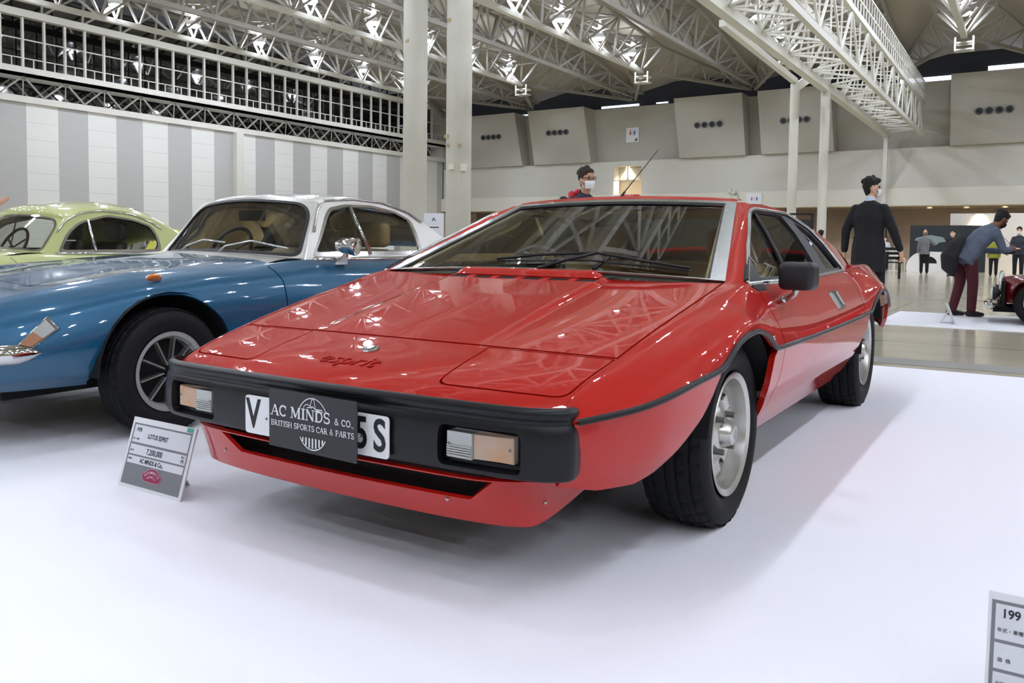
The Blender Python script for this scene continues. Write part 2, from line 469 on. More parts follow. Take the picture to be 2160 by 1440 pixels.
for i,(vx,dx,vz) in enumerate([(-30.85,.43,8.22),(-25.55,.44,8.22),(-15.23,.46,8.06),(-10.2,.43,7.98),(-.46,.44,7.8)]):
    for k in range(4):
        t=thing('air_outlet','round dark air outlet on the '+WHERE[i],'vent',(vx+(k-1.5)*dx,YW-.35-.35*(vz-6.15)/3.63-.05,vz),0,'air outlets on the '+WHERE[i])
        MB().lathe([(0,.13),(-.06,.14),(-.08,.17),(-.02,.185),(.05,.185)],24,ax='y').build('ring',M_ventr,t,smooth=True,angle=40)
        MB().lathe([(-.02,0),(-.02,.135)],24,ax='y').lathe([(-.07,0),(-.05,.05),(-.02,.055)],16,ax='y').build('core',M_vent,t)
# ---------------------------------------------------------------- roof
def roof_grid():
    P=[]; xs=[XL-.6]
    k=-35.46
    xs=[]; x=-35.46+.0
    for i in range(10):
        xs+= [(x+7.56*i, 0),(x+7.56*i+3.78-1.25,1),(x+7.56*i+3.78+1.25,1)]
    ys=[YF,0,20,30,33]+[33+15.5*t/10 for t in range(1,11)]
    return [[(px, y, zroof(y)+.55*h+.05) for px,h in xs] for y in ys]
struct('ceiling', MB().grid(roof_grid()), M_roof)
struct("wall_front", MB().box(XL,YF-.8,0,XR,YF,13), M_conc)
struct('wall_right', MB().box(XR,YF,0,XR+.3,YW+5,13), mat('right_wall','C4BDAA',.8))
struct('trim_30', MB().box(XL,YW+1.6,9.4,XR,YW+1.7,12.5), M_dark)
mb=MB()
for a,b_,z0,z1 in ((-35,-30.5,9.86,9.95),(-30,-26,9.85,9.95),(-23.3,-20.6,9.9,10.03),(-19.4,-18.6,9.92,10.0),(-12.9,-12.2,9.8,9.9),(-5.1,-2.2,9.85,10.1),(-.9,5,10.1,10.4),(8,14,10,10.3)): mb.box(a,YW+1.45,z0,b_,YW+1.5,z1)
struct('window_2', mb, M_daylight)
GRP='steel trusses under the hall roof'
def truss_chain(mb,A,B,ys,w,zz=True):
    for i in range(len(ys)-1):
        y0,y1=ys[i],ys[i+1]
        a=A if i%2==0 else B; b_=B if i%2==0 else A
        mb.bar(a(y0),b_(y1),w)
        mb.bar(A(y1),B(y1),w*.8)
def frange(a,b,n): return [a+(b-a)*i/n for i in range(n+1)]
def make_plain():
    t=thing('roof_truss','x','truss')
    low=lambda y:(0,y,10.25)
    L_=lambda y:(-.75,y,min(11.95,zroof(y)-.12)); R_=lambda y:(.75,y,min(11.95,zroof(y)-.12))
    ys=frange(YF+.3,47.6,42)
    MB().bar(low(YF+.3),low(48),.2).build('lower_chord',M_steel,t)
    for f in (L_,R_):
        mb=MB()
        for i in range(len(ys)-1): mb.bar(f(ys[i]),f(ys[i+1]),.14)
        mb.build('upper_chord',M_steel,t)
    mb=MB(); truss_chain(mb,low,L_,ys,.1); truss_chain(mb,low,R_,ys,.1)
    truss_chain(mb,L_,R_,ys,.06)
    mb.build('bracing',M_steel,t)
    return t
def make_lamp_truss():
    t=thing('lighting_truss','x','truss')
    low=lambda y:(0,y,10.12); L_=lambda y:(-1.15,y,11.8 if y<33 else 11.8-.5*(y-33)/7); R_=lambda y:(1.15,y,11.8 if y<33 else 11.8-.5*(y-33)/7)
    ye=40.2; ys=frange(YF+.3,ye,34)
    MB().bar(low(YF+.3),low(ye),.24,.2).build('lower_chord',M_steelw,t)
    for f in (L_,R_):
        mb=MB()
        for i in range(len(ys)-1): mb.bar(f(ys[i]),f(ys[i+1]),.15)
        mb.build('upper_chord',M_steel,t)
    mb=MB(); truss_chain(mb,low,L_,ys,.1); truss_chain(mb,low,R_,ys,.1); truss_chain(mb,L_,R_,ys,.08)
    # cable trays and pipes above the lamps
    for dx in (-.5,-.25,.3): mb.bar((dx,YF+.3,11.5),(dx,39.5,11.3),.07)
    mb.build('bracing',M_steel,t)
    mb=MB()
    for s in (-1,1):
        a=lambda y,s=s:(s*3.66*(y-ye)/(47.9-ye),y,10.12-.1*(y-ye)/7.7)
        c=lambda y,s=s:(s*(1.15+2.46*(y-ye)/(47.9-ye)),y,11.3-1.0*(y-ye)/7.7)
        yy=frange(ye,47.9,7)
        mb.bar(a(ye),a(47.9),.16).bar(c(ye),c(47.9),.12); truss_chain(mb,a,c,yy,.08)
    mb.bar((0,ye,10.1),(-1.15,ye,11.3),.12).bar((0,ye,10.1),(1.15,ye,11.3),.12)
    mb.build('end_fork',M_steel,t)
    mb=MB()   # small platform under the end of the truss
    for z in (9.55,9.85): mb.bar((-.35,ye,z),(.35,ye,z),.07).bar((-.35,ye+.5,z),(.35,ye+.5,z),.07).bar((-.35,ye,z),(-.35,ye+.5,z),.07).bar((.35,ye,z),(.35,ye+.5,z),.07)
    for x in (-.35,.35): mb.bar((x,ye,9.5),(x,ye,10.1),.07)
    mb.build('end_platform',M_steelw,t)
    return t
pl=make_plain(); lt=make_lamp_truss()
NAMES=['first','second','third','fourth','fifth','sixth','seventh','eighth']
for i,x in enumerate(NX):
    o=pl if i==0 else dup(pl)
    o.location=(x,0,0); tag(o,'unlit triangular steel truss under the roof, %s from the striped wall'%NAMES[i],'truss',GRP)
for i,x in enumerate(LX):
    o=lt if i==0 else dup(lt)
    o.location=(x,0,0); tag(o,'steel roof truss carrying a row of floodlights, %s such row from the striped wall'%NAMES[i],'truss',GRP)
# floodlights
def make_lamp():
    t=thing('floodlight','x','lamp')
    MB().lathe([(.42,.0),(.42,.1),(.3,.13),(.05,.3),(0,.31),(.0,.29),(.06,.27)],20,ax='z').build('reflector',M_lampb,t,smooth=True,angle=40)
    MB().lathe([(-.10,0),(-.085,.12),(-.03,.22),(.04,.29)],20,ax='z').lathe([(.5,0),(.5,.12),(.46,.12)],16,ax='z').build('lens',M_lens,t,smooth=True,angle=60)  # small glowing disc on top is added to brighten roof and walls
    mb=MB().bar((0,0,.42),(0,0,.9),.1)
    mb.bar((-.48,0,.2),(0,0,-.58),.045,.10).bar((.48,0,.2),(0,0,-.58),.045,.10).bar((-.55,0,.25),(.55,0,.42),.05)
    mb.build('bracket',M_lampb,t)
    return t
la=make_lamp(); first=True
for i,x in enumerate(LX):
    for j,y in enumerate(LY):
        o=la if first else dup(la); first=False
        o.location=(x+.05,y,10.78); 
        tag(o,'lit white floodlight on the %s lighting truss from the striped wall'%NAMES[i],'lamp','floodlights on the %s lighting truss'%NAMES[i])
# columns
def column(x,y,r,h,label):
    t=thing('column',label,'column',(x,y,0),0,None)
    MB().lathe([(0,0),(0,r),(h,r),(h,0)],40,ax='z').build('shaft',M_colm,t,smooth=True,angle=40)
    return t
c1=column(-14.5,17.92,.37,12.1,'thick round white column behind the blue coupe, left one of the pair')
c2=column(-12.52,17.45,.37,12.1,'thick round white column with two small boxes on it, right one of the pair')
MB().box(-.06,-.43,2.94,.1,-.34,3.1).build('switch_box',M_cream,c2); MB().box(.28,-.3,2.9,.37,-.12,3.1).build('switch_box',M_cream,c2)
tp=mat('old_tape','B0A27C',.7)
MB().box(-.2,-.385,3.6,-.08,-.36,3.68).box(-.24,-.385,3.85,-.1,-.36,3.95).box(.2,-.34,3.6,.3,-.3,3.67).box(-.18,-.385,7.15,-.05,-.36,7.24).build('tape_patch',tp,c2)
MB().box(-.1,-.385,6.9,.02,-.36,6.97).build('tape_patch',tp,c1)
c3=column(-6.32,30.9,.17,7.0,'slim white column carrying the bridge truss, left one of the pair')
c4=column(-5.35,31.6,.17,7.75,'slim white column carrying the bridge truss, right one of the pair')
# bridge truss that runs to the back wall
t=thing('bridge_truss','white steel bridge truss with railings running to the back wall above the slim columns','truss')
MB().bar((-5.35,YF+.3,7.0),(-5.35,47.6,6.85),.28,.3).bar((-3.7,YF+.3,6.9),(-3.7,47.6,6.8),.15,.2).build('lower_chord',M_steelw,t)
MB().bar((-5.05,YF+.3,9.0),(-5.05,47.7,8.45),.2,.25).bar((-3.7,YF+.3,9.0),(-3.7,47.7,8.4),.15,.2).build('upper_chord',M_steelw,t)
mb=MB(); ys=frange(YF+.3,47.5,44)
a=lambda y:(-5.35,y,7.0); b_=lambda y:(-5.05,y,9.-.55*(y-YF)/70); c=lambda y:(-3.7,y,8.98-.6*(y-YF)/70); d=lambda y:(-3.7,y,6.88)
for A,B,w in ((a,b_,.08),(d,c,.07),(a,d,.07),(b_,c,.06)):
    for i in range(len(ys)-1):
        mb.bar(A(ys[i]) if i%2==0 else B(ys[i]), B(ys[i+1]) if i%2==0 else A(ys[i+1]), w); mb.bar(A(ys[i]),B(ys[i]),w*.7)
mb.build('bracing',M_steelw,t)
mb=MB(); y=YF+.3
while y<47.5: mb.bar((-3.65,y,8.9-.5*(y-YF)/70),(-3.65,y,10.-.5*(y-YF)/70),.045); y+=.55
mb.bar((-3.65,YF+.3,10.),(-3.65,47.6,9.5),.06).bar((-3.65,YF+.3,9.45),(-3.65,47.6,8.95),.05)
mb.build('railing',M_steelw,t)
MB().bar((-6.32,30.9,6.85),(-5.35,31.6,7.7),.26,.3).bar((-6.32,30.9,7.1),(-6.32,22,7.35),.2).build('cross_beam',M_steelw,t)
MB().box(-5.5,47.2,2.9,-5.3,47.45,6.9).build('end_post',M_steelw,t)
# ================================================================ RED WEDGE COUPE
M_red=mat('red_paint','AF150B',.55,coat=1.0,spec=.1,coatr=.01)
M_blackrub=mat('black_bumper','101114',.34,spec=.35,bump=(400,.06))
M_trim=mat('black_trim','111112',.5)
M_chrome=mat('chrome','D8D8D8',.08,metal=1)
M_alu=mat('brushed_trim','B9BCBA',.25,metal=1)
M_alloy=mat('alloy_wheel','C9C8C2',.28,metal=.9)
M_tyre=mat('tyre_rubber','111214',.65,spec=.25,bump=(300,.05))
M_under=mat('underbody','0B0B0C',.9)
M_glass=glassmat('tinted_glass',(.90,.92,.86),.045)
M_sglass=glassmat('side_glass',(.84,.87,.78),.06)
M_tan=mat('tan_leather','B49A6C',.5,noise=(3,'A88E60',.5))
M_cream2=mat('cream_trim','D2C79A',.5)
M_dash=mat('dashboard','2A2B26',.6)
M_white=mat('white_print','ECECEA',.5)
M_amber=mat('amber_lens','E08A2A',.15,trans=.3,coat=.6)
M_clear=mat('clear_lens','C9CBC8',.12,trans=.35,coat=.6)
M_lampback=mat('lamp_reflector','B8B8B4',.25,metal=.8)

def wheel(name,label,x,y,z,Rt,Rr,w,side,rimf,treadf=True,parent=None,lw=None,tyrew=None):
    """a wheel as part of a car: tyre > ; rim parts are its sub-parts"""
    N=220; half=w/2
    def prof():
        P=[]
        ns=9
        for i in range(ns+1):      # inner side wall
            t=i/ns; P.append((-half*.80-half*.20*sin(pi*t)**.8*1.0, Rr+(Rt-.012-Rr)*t,0))
        nt=22
        for i in range(nt+1):
            t=-1+2*i/nt; P.append((half*.86*t, Rt-.010*abs(t)**4, 1))
        for i in range(ns+1):
            t=1-i/ns; P.append((half*.80+half*.20*sin(pi*t)**.8, Rr+(Rt-.012-Rr)*t,0))
        return P
    P=prof(); G=[]
    for k in range(N+1):
        a=2*pi*k/N; row=[]
        for j,(ax,r,tr) in enumerate(P):
            if tr:
                u=ax/half
                g=0
                if min(abs(u-.18),abs(u+.18),abs(u-.52),abs(u+.52))<.05: g=.007
                ph=(k+ (6*abs(u)))%7
                if ph<1.0 and abs(u)>.22: g=max(g,.005)
                r-=g
            row.append((x+side*ax, y+r*cos(a), z+r*sin(a)))
        G.append(row)
    ty=MB().grid(G,flip=(side>0)).build('wheel',M_tyre,parent,smooth=True,angle=38)
    ty['label']=label
    rimf(ty,x,y,z,Rr,half,side)
    return ty
def lathe_x(mb,prof,x,y,z,side,n=64):
    return mb.lathe([(side*a,r) for a,r in prof],n,c=(x,y,z),ax='x')
def speed_rim(ty,x,y,z,Rr,h,side):
    L=.195
    mb=MB(); lathe_x(mb,[(h*.72,L-.022),(h*.80,L-.010),(h*.9,L+.002),(h*.93,L-.001),(h*.90,L-.008),(h*.86,L-.020),(h*.5,L-.030),(-.02,L-.034),(-.02,L-.03),(-h*.8,L-.01)],x,y,z,side,96)
    mb.build('rim',M_alloy,ty,smooth=True,angle=50)
    # pierced centre disc
    f=pchip([0,.04,.07,.10,.13,.16,.175],[.075,.073,.062,.048,.054,.040,.020])
    def S(a,r): t=a/.13; return (x+side*f(r), y+r*cos(t), z+r*sin(t))
    holes=[]
    for k in range(8):
        c=.13*(2*pi*(k+.5)/8)
        if c>.13*2*pi*.999: continue
        holes.append([(c+.020*cos(q), .122+.020*sin(q)) for q in (2*pi*i/12 for i in range(12))])
    pcs=PCEN[0]; PCEN[0]=Vector((x-side*.6,y,z))
    panel('wheel_disc',S,[(0,.028),(.13*2*pi,.028),(.13*2*pi,.168),(0,.168)],M_alloy,ty,holes=holes,d=.009,edge=.012); PCEN[0]=pcs
    mb=MB(); lathe_x(mb,[(.03,.0),(.03,.052),(.074,.048),(.094,.038),(.103,.035),(.108,.026),(.108,.0)],x,y,z,side,40); mb.build('hub',M_alloy,ty,smooth=True,angle=35)
    mb=MB(); lathe_x(mb,[(.1085,0),(.1085,.017),(.107,.018)],x,y,z,side,24); mb.build('hub_cap',mat('cap_grey','8A8C8C',.3,metal=.6),ty)
    for k in range(4):
        a=pi/4+k*pi/2; mb=MB(); yy=y+.072*cos(a); zz=z+.072*sin(a)
        lathe_x(mb,[(.05,.0),(.05,.011),(.090,.010),(.092,0)],x,yy,zz,side,6); mb.build('wheel_nut',mat('nut_grey','6F6E68',.35,metal=.8),ty)
    mb=MB(); a=-1.1; mb.tube([(x+side*.012,y+.155*cos(a),z+.155*sin(a)),(x+side*.045,y+.150*cos(a),z+.150*sin(a))],.006,8); mb.build('valve',M_trim,ty)
    mb=MB(); lathe_x(mb,[(-.05,.0),(-.05,.15)],x,y,z,side,40); mb.build('brake_disc',mat('brake_dark','3A3936',.5,metal=.6),ty)

def seat(parent,x,y,z,m,w=.44,back=.5,lean=.35,head=True,h=.5):
    s=tag(MB().box(-w/2,-.24,-.06,w/2,.22,.07).build('seat',m,parent,bevel=.05)); s.location=(x,y,z)
    b=MB(); 
    P=[]
    b.add([(sx*w/2*(1-.12*t),  .18+lean*back*t+dy, .02+back*t) for t in (0,.5,1) for sx,dy in ((-1,-.06),(1,-.06),(1,.07),(-1,.07))],
       [(0,1,2,3)[::-1],(8,9,10,11)]+[(i*4+j,i*4+(j+1)%4,(i+1)*4+(j+1)%4,(i+1)*4+j) for i in (0,1) for j in range(4)])
    bb=b.build('backrest',m,s,bevel=.05)
    if head:
        hb=MB().box(-w*.3,.18+lean*back+.0,back+.03,w*.3,.18+lean*back+.10,back+.2).build('headrest',m,s,bevel=.04)
    return s
def steering(parent,x,y,z,r,m,spoke=3,tilt=.5):
    pts=[(x+r*cos(t), y+r*sin(t)*sin(tilt), z+r*sin(t)*cos(tilt)) for t in (2*pi*k/36 for k in range(36))]
    mb=MB().tube(pts,.013,8,closed=True)
    for k in range(spoke):
        a=-pi/2+2*pi*k/spoke; mb.bar((x,y,z),(x+r*cos(a),y+r*sin(a)*sin(tilt),z+r*sin(a)*cos(tilt)),.02,.006)
    mb.tube([(x,y,z),(x,y-.25,z-.12)],.02,8)
    return mb.build('steering_wheel',m,parent,smooth=True,angle=50)

PCEN[0]=Vector((0,1.1,.35))
red=thing('red_sports_car','shiny red wedge-shaped coupe with black front bumper, parked in the foreground','car',(0,0,0))
pc=pchip
# control curves of the upper shell
kx={1:pc([-.9,3.2],[.34,.34]), 2:pc([-.9,-.635,.213,1,3.2],[.700,.716,.742,.75,.70]),
 3:pc([-.9,-.635,-.3,0,.25,1,1.9,2.4,2.7,3.0,3.2],[.735,.778,.80,.808,.805,.806,.80,.795,.785,.76,.73]),
 4:pc([-.9,-.7,-.5,-.3,0,.25,1,2,2.4,2.8,3.2],[.739,.805,.85,.872,.872,.862,.865,.87,.888,.86,.77]),
 5:pc([-.9,-.7,-.5,-.3,0,.25,1,2,2.4,2.8,3.2],[.742,.835,.882,.902,.905,.903,.905,.908,.922,.90,.79]),
 6:pc([-.9,-.7,-.5,-.3,0,.25,1,2,2.4,2.8,3.2],[.744,.852,.893,.908,.910,.914,.918,.920,.926,.912,.80])}
kz={0:pc([-.9,-.85,-.62,.2,.5,3.2],[.508,.538,.600,.765,.825,.79]),
 1:pc([-.9,-.85,-.635,-.2,.2,1,3.2],[.506,.536,.603,.688,.769,.78,.78]),
 2:pc([-.9,-.88,-.847,-.635,.213,.5,1.6,2.4,3,3.2],[.481,.498,.520,.586,.768,.828,.80,.79,.775,.73]),
 3:pc([-.9,-.88,-.635,-.3,0,.25,1,1.9,2.4,2.6,3.0,3.2],[.480,.488,.566,.648,.714,.762,.761,.768,.785,.79,.76,.70]),
 4:pc([-.9,-.7,-.5,-.3,0,.25,1,2,2.4,2.8,3.2],[.480,.530,.573,.618,.684,.690,.668,.678,.715,.69,.62]),
 5:pc([-.9,-.7,-.5,-.3,-.15,0,.15,.3,1,2,2.2,2.4,2.6,2.8,3.2],[.4795,.513,.546,.583,.632,.654,.634,.608,.592,.604,.64,.675,.665,.62,.56]),
 6:pc([-.9,-.7,-.5,-.33,-.2,-.1,0,.08,.16,.22,.26,.5,1,2.1,2.2,2.35,2.5,2.65,2.8,3.2],[.479,.505,.535,.553,.604,.625,.630,.618,.590,.560,.552,.549,.546,.556,.60,.648,.655,.62,.555,.50])}
kBow=pc([-.9,-.62,.2,.6,3.2],[.086,.055,.055,.055,.0])
def Ured(s,t):
    sg=-1 if t<0 else 1; t=abs(t)
    X=[0]+[kx[i](s) for i in range(1,7)]; Z=[kz[i](s) for i in range(7)]
    # hermite in t with monotone slopes
    if t<2:
        u=t; x=X[1]*u if u<1 else X[1]+(X[2]-X[1])*(u-1); z=Z[0]-(Z[0]-Z[2])*(x/X[2])**2; y=s-kBow(s)*(1-(x/X[2])**2)
        if s>-.75 and s<.3:
            f=min(1,max(0,(1.0-t)/.05)); f=f*f*(3-2*f); g=min(1,max(0,(s+.62)/.5)); z+=.013*f*g
        return (sg*x,y,z)
    k=min(int(t),5); u=t-k
    def sl(A,i):
        if i<=0: return (A[1]-A[0]) if A is X else 0
        if i>=6: return A[6]-A[5]
        a=A[i]-A[i-1]; b=A[i+1]-A[i]
        return 0 if a*b<=0 else 2*a*b/(a+b)
    u2=u*u; u3=u2*u; h=(2*u3-3*u2+1,u3-2*u2+u,-2*u3+3*u2,u3-u2)
    x=h[0]*X[k]+h[1]*sl(X,k)+h[2]*X[k+1]+h[3]*sl(X,k+1)
    z=h[0]*Z[k]+h[1]*sl(Z,k)+h[2]*Z[k+1]+h[3]*sl(Z,k+1)
    if t<2: y=s-kBow(s)*(1-(t/2)**2)
    else: y=s
    # raised centre of the bonnet
    if s>-.75 and s<.3:
        f=min(1,max(0,(1.0-t)/.05)); f=f*f*(3-2*f); g=min(1,max(0,(s+.62)/.5)); z+=.013*f*g
    return (sg*x,y,z)
D_=.03
bonnet=[(-.600,-1.985),(-.600,1.985),(.195,1.985),(.195,1.0),(.19,.93),(.19,-.93),(.195,-1.0),(.195,-1.985)]
slots=[]
for c in (-.81,-.485,-.16,.165,.49,.815):
    slots.append([(.105,c-.10),(.105,c+.13),(.148,c+.13),(.148,c-.10)])
# (s,t) space: t spacing is ~.35 m per unit, so scale t by .35 for even triangles
def St(a,b): return Ured(a,b/.35)
def sc(P): return [(a,b*.35) for a,b in P]
bn=panel('bonnet',St,sc(bonnet),M_red,red,holes=[sc(h) for h in slots],d=.026,edge=.02)
bn['label']='red bonnet with a raised centre and a row of six slots'
mb=MB().grid([[ (x,y,z) for x in (-.34,.34)] for y,z in ((-.02,.735),(.22,.79-.02))]); mb.build('vent_tray',M_under,bn)
for c in (-.81,-.485,-.16,.165,.49,.815):
    q=[Vector(Ured(a,b))-Vector((0,0,.003)) for a,b in ((.104,c-.105),(.104,c+.135),(.149,c+.135),(.149,c-.105))]
    MB().add(q,[(0,1,2,3)]).build('slot_shade',M_under,bn)  # black quad just under each opening paints in its inner shade
# raised lip behind the slots
lip=[]
for i in range(41):
    x=-.315+.63*i/40; e=min(1,(.315-abs(x))/.03)
    lip.append([Vector(Ured(.150+.012*k,x/.34))+Vector((0,0,.021*e*sin(pi*k/5)+.002)) for k in range(6)])
MB().grid(lip,flip=True).build('cowl_lip',M_red,bn,smooth=True)
# headlamp lids (pop-up, closed)
for sg in (-1,1):
    lid=roundpoly([(-.858,sg*1.03),(-.845,sg*1.955),(-.618,sg*1.975),(-.618,sg*1.02)],[.03,.03,.004,.004])
    lid=[(a,b) for a,b in lid]
    if sg<0: lid=lid[::-1]
    p=panel('headlamp_lid',St,roundpoly(sc([(-.850,sg*1.03),(-.842,sg*1.955),(-.618,sg*1.98),(-.618,sg*1.02)]),[.03,.03,.003,.003]),M_red,red,d=.026,edge=.02)
# nose panel with the lid openings
nose=sc([(-.899,-2.0),(-.899,2.0),(-.61,2.0),(-.61,-2.0)])
hl=[]
for sg in (-1,1):
    hl.append(roundpoly(sc([(-.856,sg*1.015),(-.848,sg*1.972),(-.6135,sg*1.9945),(-.6135,sg*1.005)]),[.034,.034,.0,.0]))
nose_o=panel('nose_panel',St,nose,M_red,red,holes=hl,d=.026,edge=.02)
# fenders: gap line to strip
def fend(name,s0,s1,P,**k):
    r=panel(name,St,sc(P),M_red,red,**k); return r
for sg in (-1,1):
    P=[(-.899,sg*2.012),(-.899,sg*5.995),(.345,sg*5.995),(.335,sg*5.4),(.31,sg*4.4),(.30,sg*3.7),(.335,sg*3.18),(.335,sg*2.96),(.216,sg*2.96),(.216,sg*2.012)]
    p=panel('front_wing',St,sc(P),M_red,red,d=.026,edge=.015)
    P=[(.352,sg*5.995),(1.94,sg*5.995),(1.96,sg*4.0),(1.94,sg*2.98),(.343,sg*2.98),(.343,sg*3.2),(.308,sg*3.72),(.318,sg*4.4),(.343,sg*5.4)]
    d=panel('door',St,sc(P),M_red,red,d=.03,edge=.012)
    d['label']='driver side door' if sg<0 else 'red door with a black mirror and a square chrome-framed handle'
    if sg>0: DOOR=d
    else: DOORR=d
    P=[(1.947,sg*5.995),(3.19,sg*5.995),(3.19,sg*2.0),(2.3,sg*2.0),(2.3,sg*2.98),(1.947,sg*2.98),(1.967,sg*4.0)]
    panel('rear_wing',St,sc(P),M_red,red,d=.035,edge=.012)
# deck between the rear wings, tail
mb=MB().grid([[(x,y,z-.06*(1-0)*0-.0) for x in (-.76,-.4,0,.4,.76)] for y,z in ((2.28,.755),(2.6,.77),(2.9,.76),(3.1,.73),(3.18,.68),(3.20,.60),(3.17,.42))]); mb.build('tail_panel',M_red,red,smooth=True,angle=60)
# lower side surface
LZ=[.20,.28,.36,.46,.56]
LS=[-.9,-.75,-.6,-.4,0,1,2,2.4,2.8,3.2]
LXs=[[.62,.66,.71,.735,.744],[.70,.755,.795,.82,.830],[.755,.805,.85,.872,.880],[.78,.825,.872,.895,.903],[.785,.832,.877,.905,.914],[.785,.832,.877,.907,.918],[.785,.832,.877,.907,.920],[.80,.84,.885,.912,.926],[.79,.83,.875,.90,.912],[.70,.74,.78,.80,.80]]
LF=[pc(LS,[r[j] for r in LXs]) for j in range(5)]
def Lred(y,z): return (pc(LZ,[f(y) for f in LF])(z),y,z)
def Lredm(y,z): p=Lred(y,z); return (-p[0],p[1],p[2])
nose_side=[(-.90,.478),(-.7,.502),(-.5,.532),(-.33,.551),(-.325,.53),(-.375,.478),(-.425,.43),(-.49,.385),(-.545,.345),(-.60,.305),(-.66,.284),(-.78,.288),(-.885,.312)]
mid=[(.262,.549),(.5,.546),(1,.543),(2.10,.552),(2.07,.48),(2.0,.40),(1.935,.34),(1.89,.262),(1.2,.258),(.30,.272),(.255,.32),(.222,.38),(.212,.46),(.225,.52)]
rear_l=[(2.81,.552),(3.19,.50),(3.19,.42),(2.96,.40),(2.85,.46)]
sillp=[(.30,.266),(1.89,.254),(1.90,.205),(.34,.212)]
for sg,SS in ((1,Lred),(-1,Lredm)):
    panel('lower_nose_side',SS,nose_side,M_red,red,d=.03,edge=.02,flipn=(sg<0))
    sd=[(.345,.546),(.34,.48),(.31,.38),(.268,.30)]
    A=[(.262,.549),(.345,.5475)]+sd[1:]+[(.255,.32),(.222,.38),(.212,.46),(.225,.52)]
    panel('lower_wing',SS,A,M_red,red,d=.03,edge=.02,flipn=(sg<0))
    B=[(.351,.5475),(1,.543),(2.10,.552),(2.07,.48),(2.0,.40),(1.935,.34),(1.89,.262),(1.2,.258),(.285,.272),(.272,.298),(.316,.38),(.346,.48)]
    panel('lower_door',SS,B,M_red,red,d=.03,edge=.02,flipn=(sg<0))
    panel('rear_corner',SS,rear_l,M_red,red,d=.03,edge=.02,flipn=(sg<0))
    def S2(y,z,sg=sg): p=Lred(y,z); return (sg*(p[0]-.015),y,z)
    panel('sill',S2,sillp,M_red,red,d=.03,edge=.03,flipn=(sg<0))
# black strip round the body (follows the front and rear arches)
def strip_pt(s):
    x,y,z=Ured(s,6); return Vector((x+.004,y,z-.002))
ss=[-.90+i*(3.2+.90)/164 for i in range(165)]
for sg in (1,-1):
    pts=[strip_pt(s) for s in ss if s<3.0]; 
    V=[];F=[]
    prof=[(-.004,.008),(.005,.006),(.007,0),(.005,-.006),(-.004,-.009)]
    for i,p in enumerate(pts):
        d=(pts[min(i+1,len(pts)-1)]-pts[max(0,i-1)]).normalized(); up=Vector((1,0,0)).cross(d); up=-up if up.z<0 else up; up.normalize()
        for a,b in prof: V.append((sg*(p.x+a),p.y+up.y*b,p.z+up.z*b))
    n=5
    for i in range(len(pts)-1):
        for j in range(n-1):
            q=(i*n+j,i*n+j+1,(i+1)*n+j+1,(i+1)*n+j); F.append(q if sg<0 else q[::-1])
    MB().add(V,F).build('rubbing_strip',M_blackrub,red,smooth=True,angle=60)
# wheel wells and floor pan
for yy in (0,2.438):
    for sg in (1,-1):
        P=[]; mb=MB()
        for xi in (.50,.89):
            P.append([(sg*xi, yy+ (.40 if cos(a)<0 else .30)*cos(a), .27+.36*sin(a)) for a in ((.35 if yy==0 else .62)+(pi-(.60 if yy==0 else .80))*k/14 for k in range(15))])
        mb.grid(P); mb.add([(sg*.5,yy,.25)]+[p for p in P[0]],[(0,i,i+1) for i in range(1,15)])
        mb.build('wheel_well',M_under,red)
MB().box(-.50,-.35,.20,.50,2.9,.26).box(-.60,-.80,.30,.60,3.0,.33).box(-.72,.5,.22,.72,1.85,.30).box(-.5,-.5,.27,.5,.15,.45).build('floor_pan',M_under,red)
# ---- bumper
bp=[(.722,-.825),(.738,-.86),(.738,-.90),(.705,-.942),(.62,-.972),(.444,-.986),(.22,-.994),(0,-.997)]
bp=[(x,y) for x,y in bp]; path=bp+[(-x,y) for x,y in bp[:-1][::-1]]
al=[0]
for i in range(1,len(path)): al.append(al[-1]+sqrt((path[i][0]-path[i-1][0])**2+(path[i][1]-path[i-1][1])**2))
AL=al[-1]; bx=pc(al,[p[0] for p in path]); by=pc(al,[p[1] for p in path])
bo=pc([0,.02,.05,.07,.10,.118,.130,.138,.146,.158,.166,.175],[-.02,.004,.010,.012,.011,.008,.001,.000,.006,.004,-.006,-.014])
bz=pc([0,.02,.05,.07,.10,.118,.130,.138,.146,.158,.166,.175],[.336,.340,.366,.39,.43,.458,.474,.481,.489,.503,.510,.511])
def Sb(a,b):
    e=.002; tx=bx(a+e)-bx(a-e); ty_=by(a+e)-by(a-e); l=sqrt(tx*tx+ty_*ty_) or 1; nx,ny=ty_/l,-tx/l
    nx,ny=-ty_/l,tx/l
    o=bo(b); sl=.0
    q=max(0,1-min(a,AL-a)/.075); sh_=1-.42*(1-sqrt(max(0,1-q*q)))
    o=o*(1-q)-.012*q*q
    return (bx(a)+nx*o,by(a)+ny*o,.418+(bz(b)-.418)*sh_)
def a_of_x(x):
    lo,hi=.12,AL-.12
    for _ in range(40):
        m=(lo+hi)/2
        if bx(m)>x: lo=m
        else: hi=m
    return lo
def b_of_z(z):
    lo,hi=0,.17
    for _ in range(40):
        m=(lo+hi)/2
        if bz(m)<z: lo=m
        else: hi=m
    return lo
holes=[]
for x0,x1 in ((.642,.418),(-.418,-.642)):
    a0,a1=a_of_x(x0),a_of_x(x1); b0,b1=b_of_z(.352),b_of_z(.452)
    holes.append(roundpoly([(a0,b0),(a1,b0),(a1,b1),(a0,b1)],.018))
bmp=panel('front_bumper',Sb,[(0,0),(AL,0),(AL,.175),(0,.175)],M_blackrub,red,holes=holes,d=.014,edge=.03)
bmp['label']='black moulded front bumper with two recessed lamps'
ridged=mat('ridged_amber','D9904A',.2,coat=.5); 
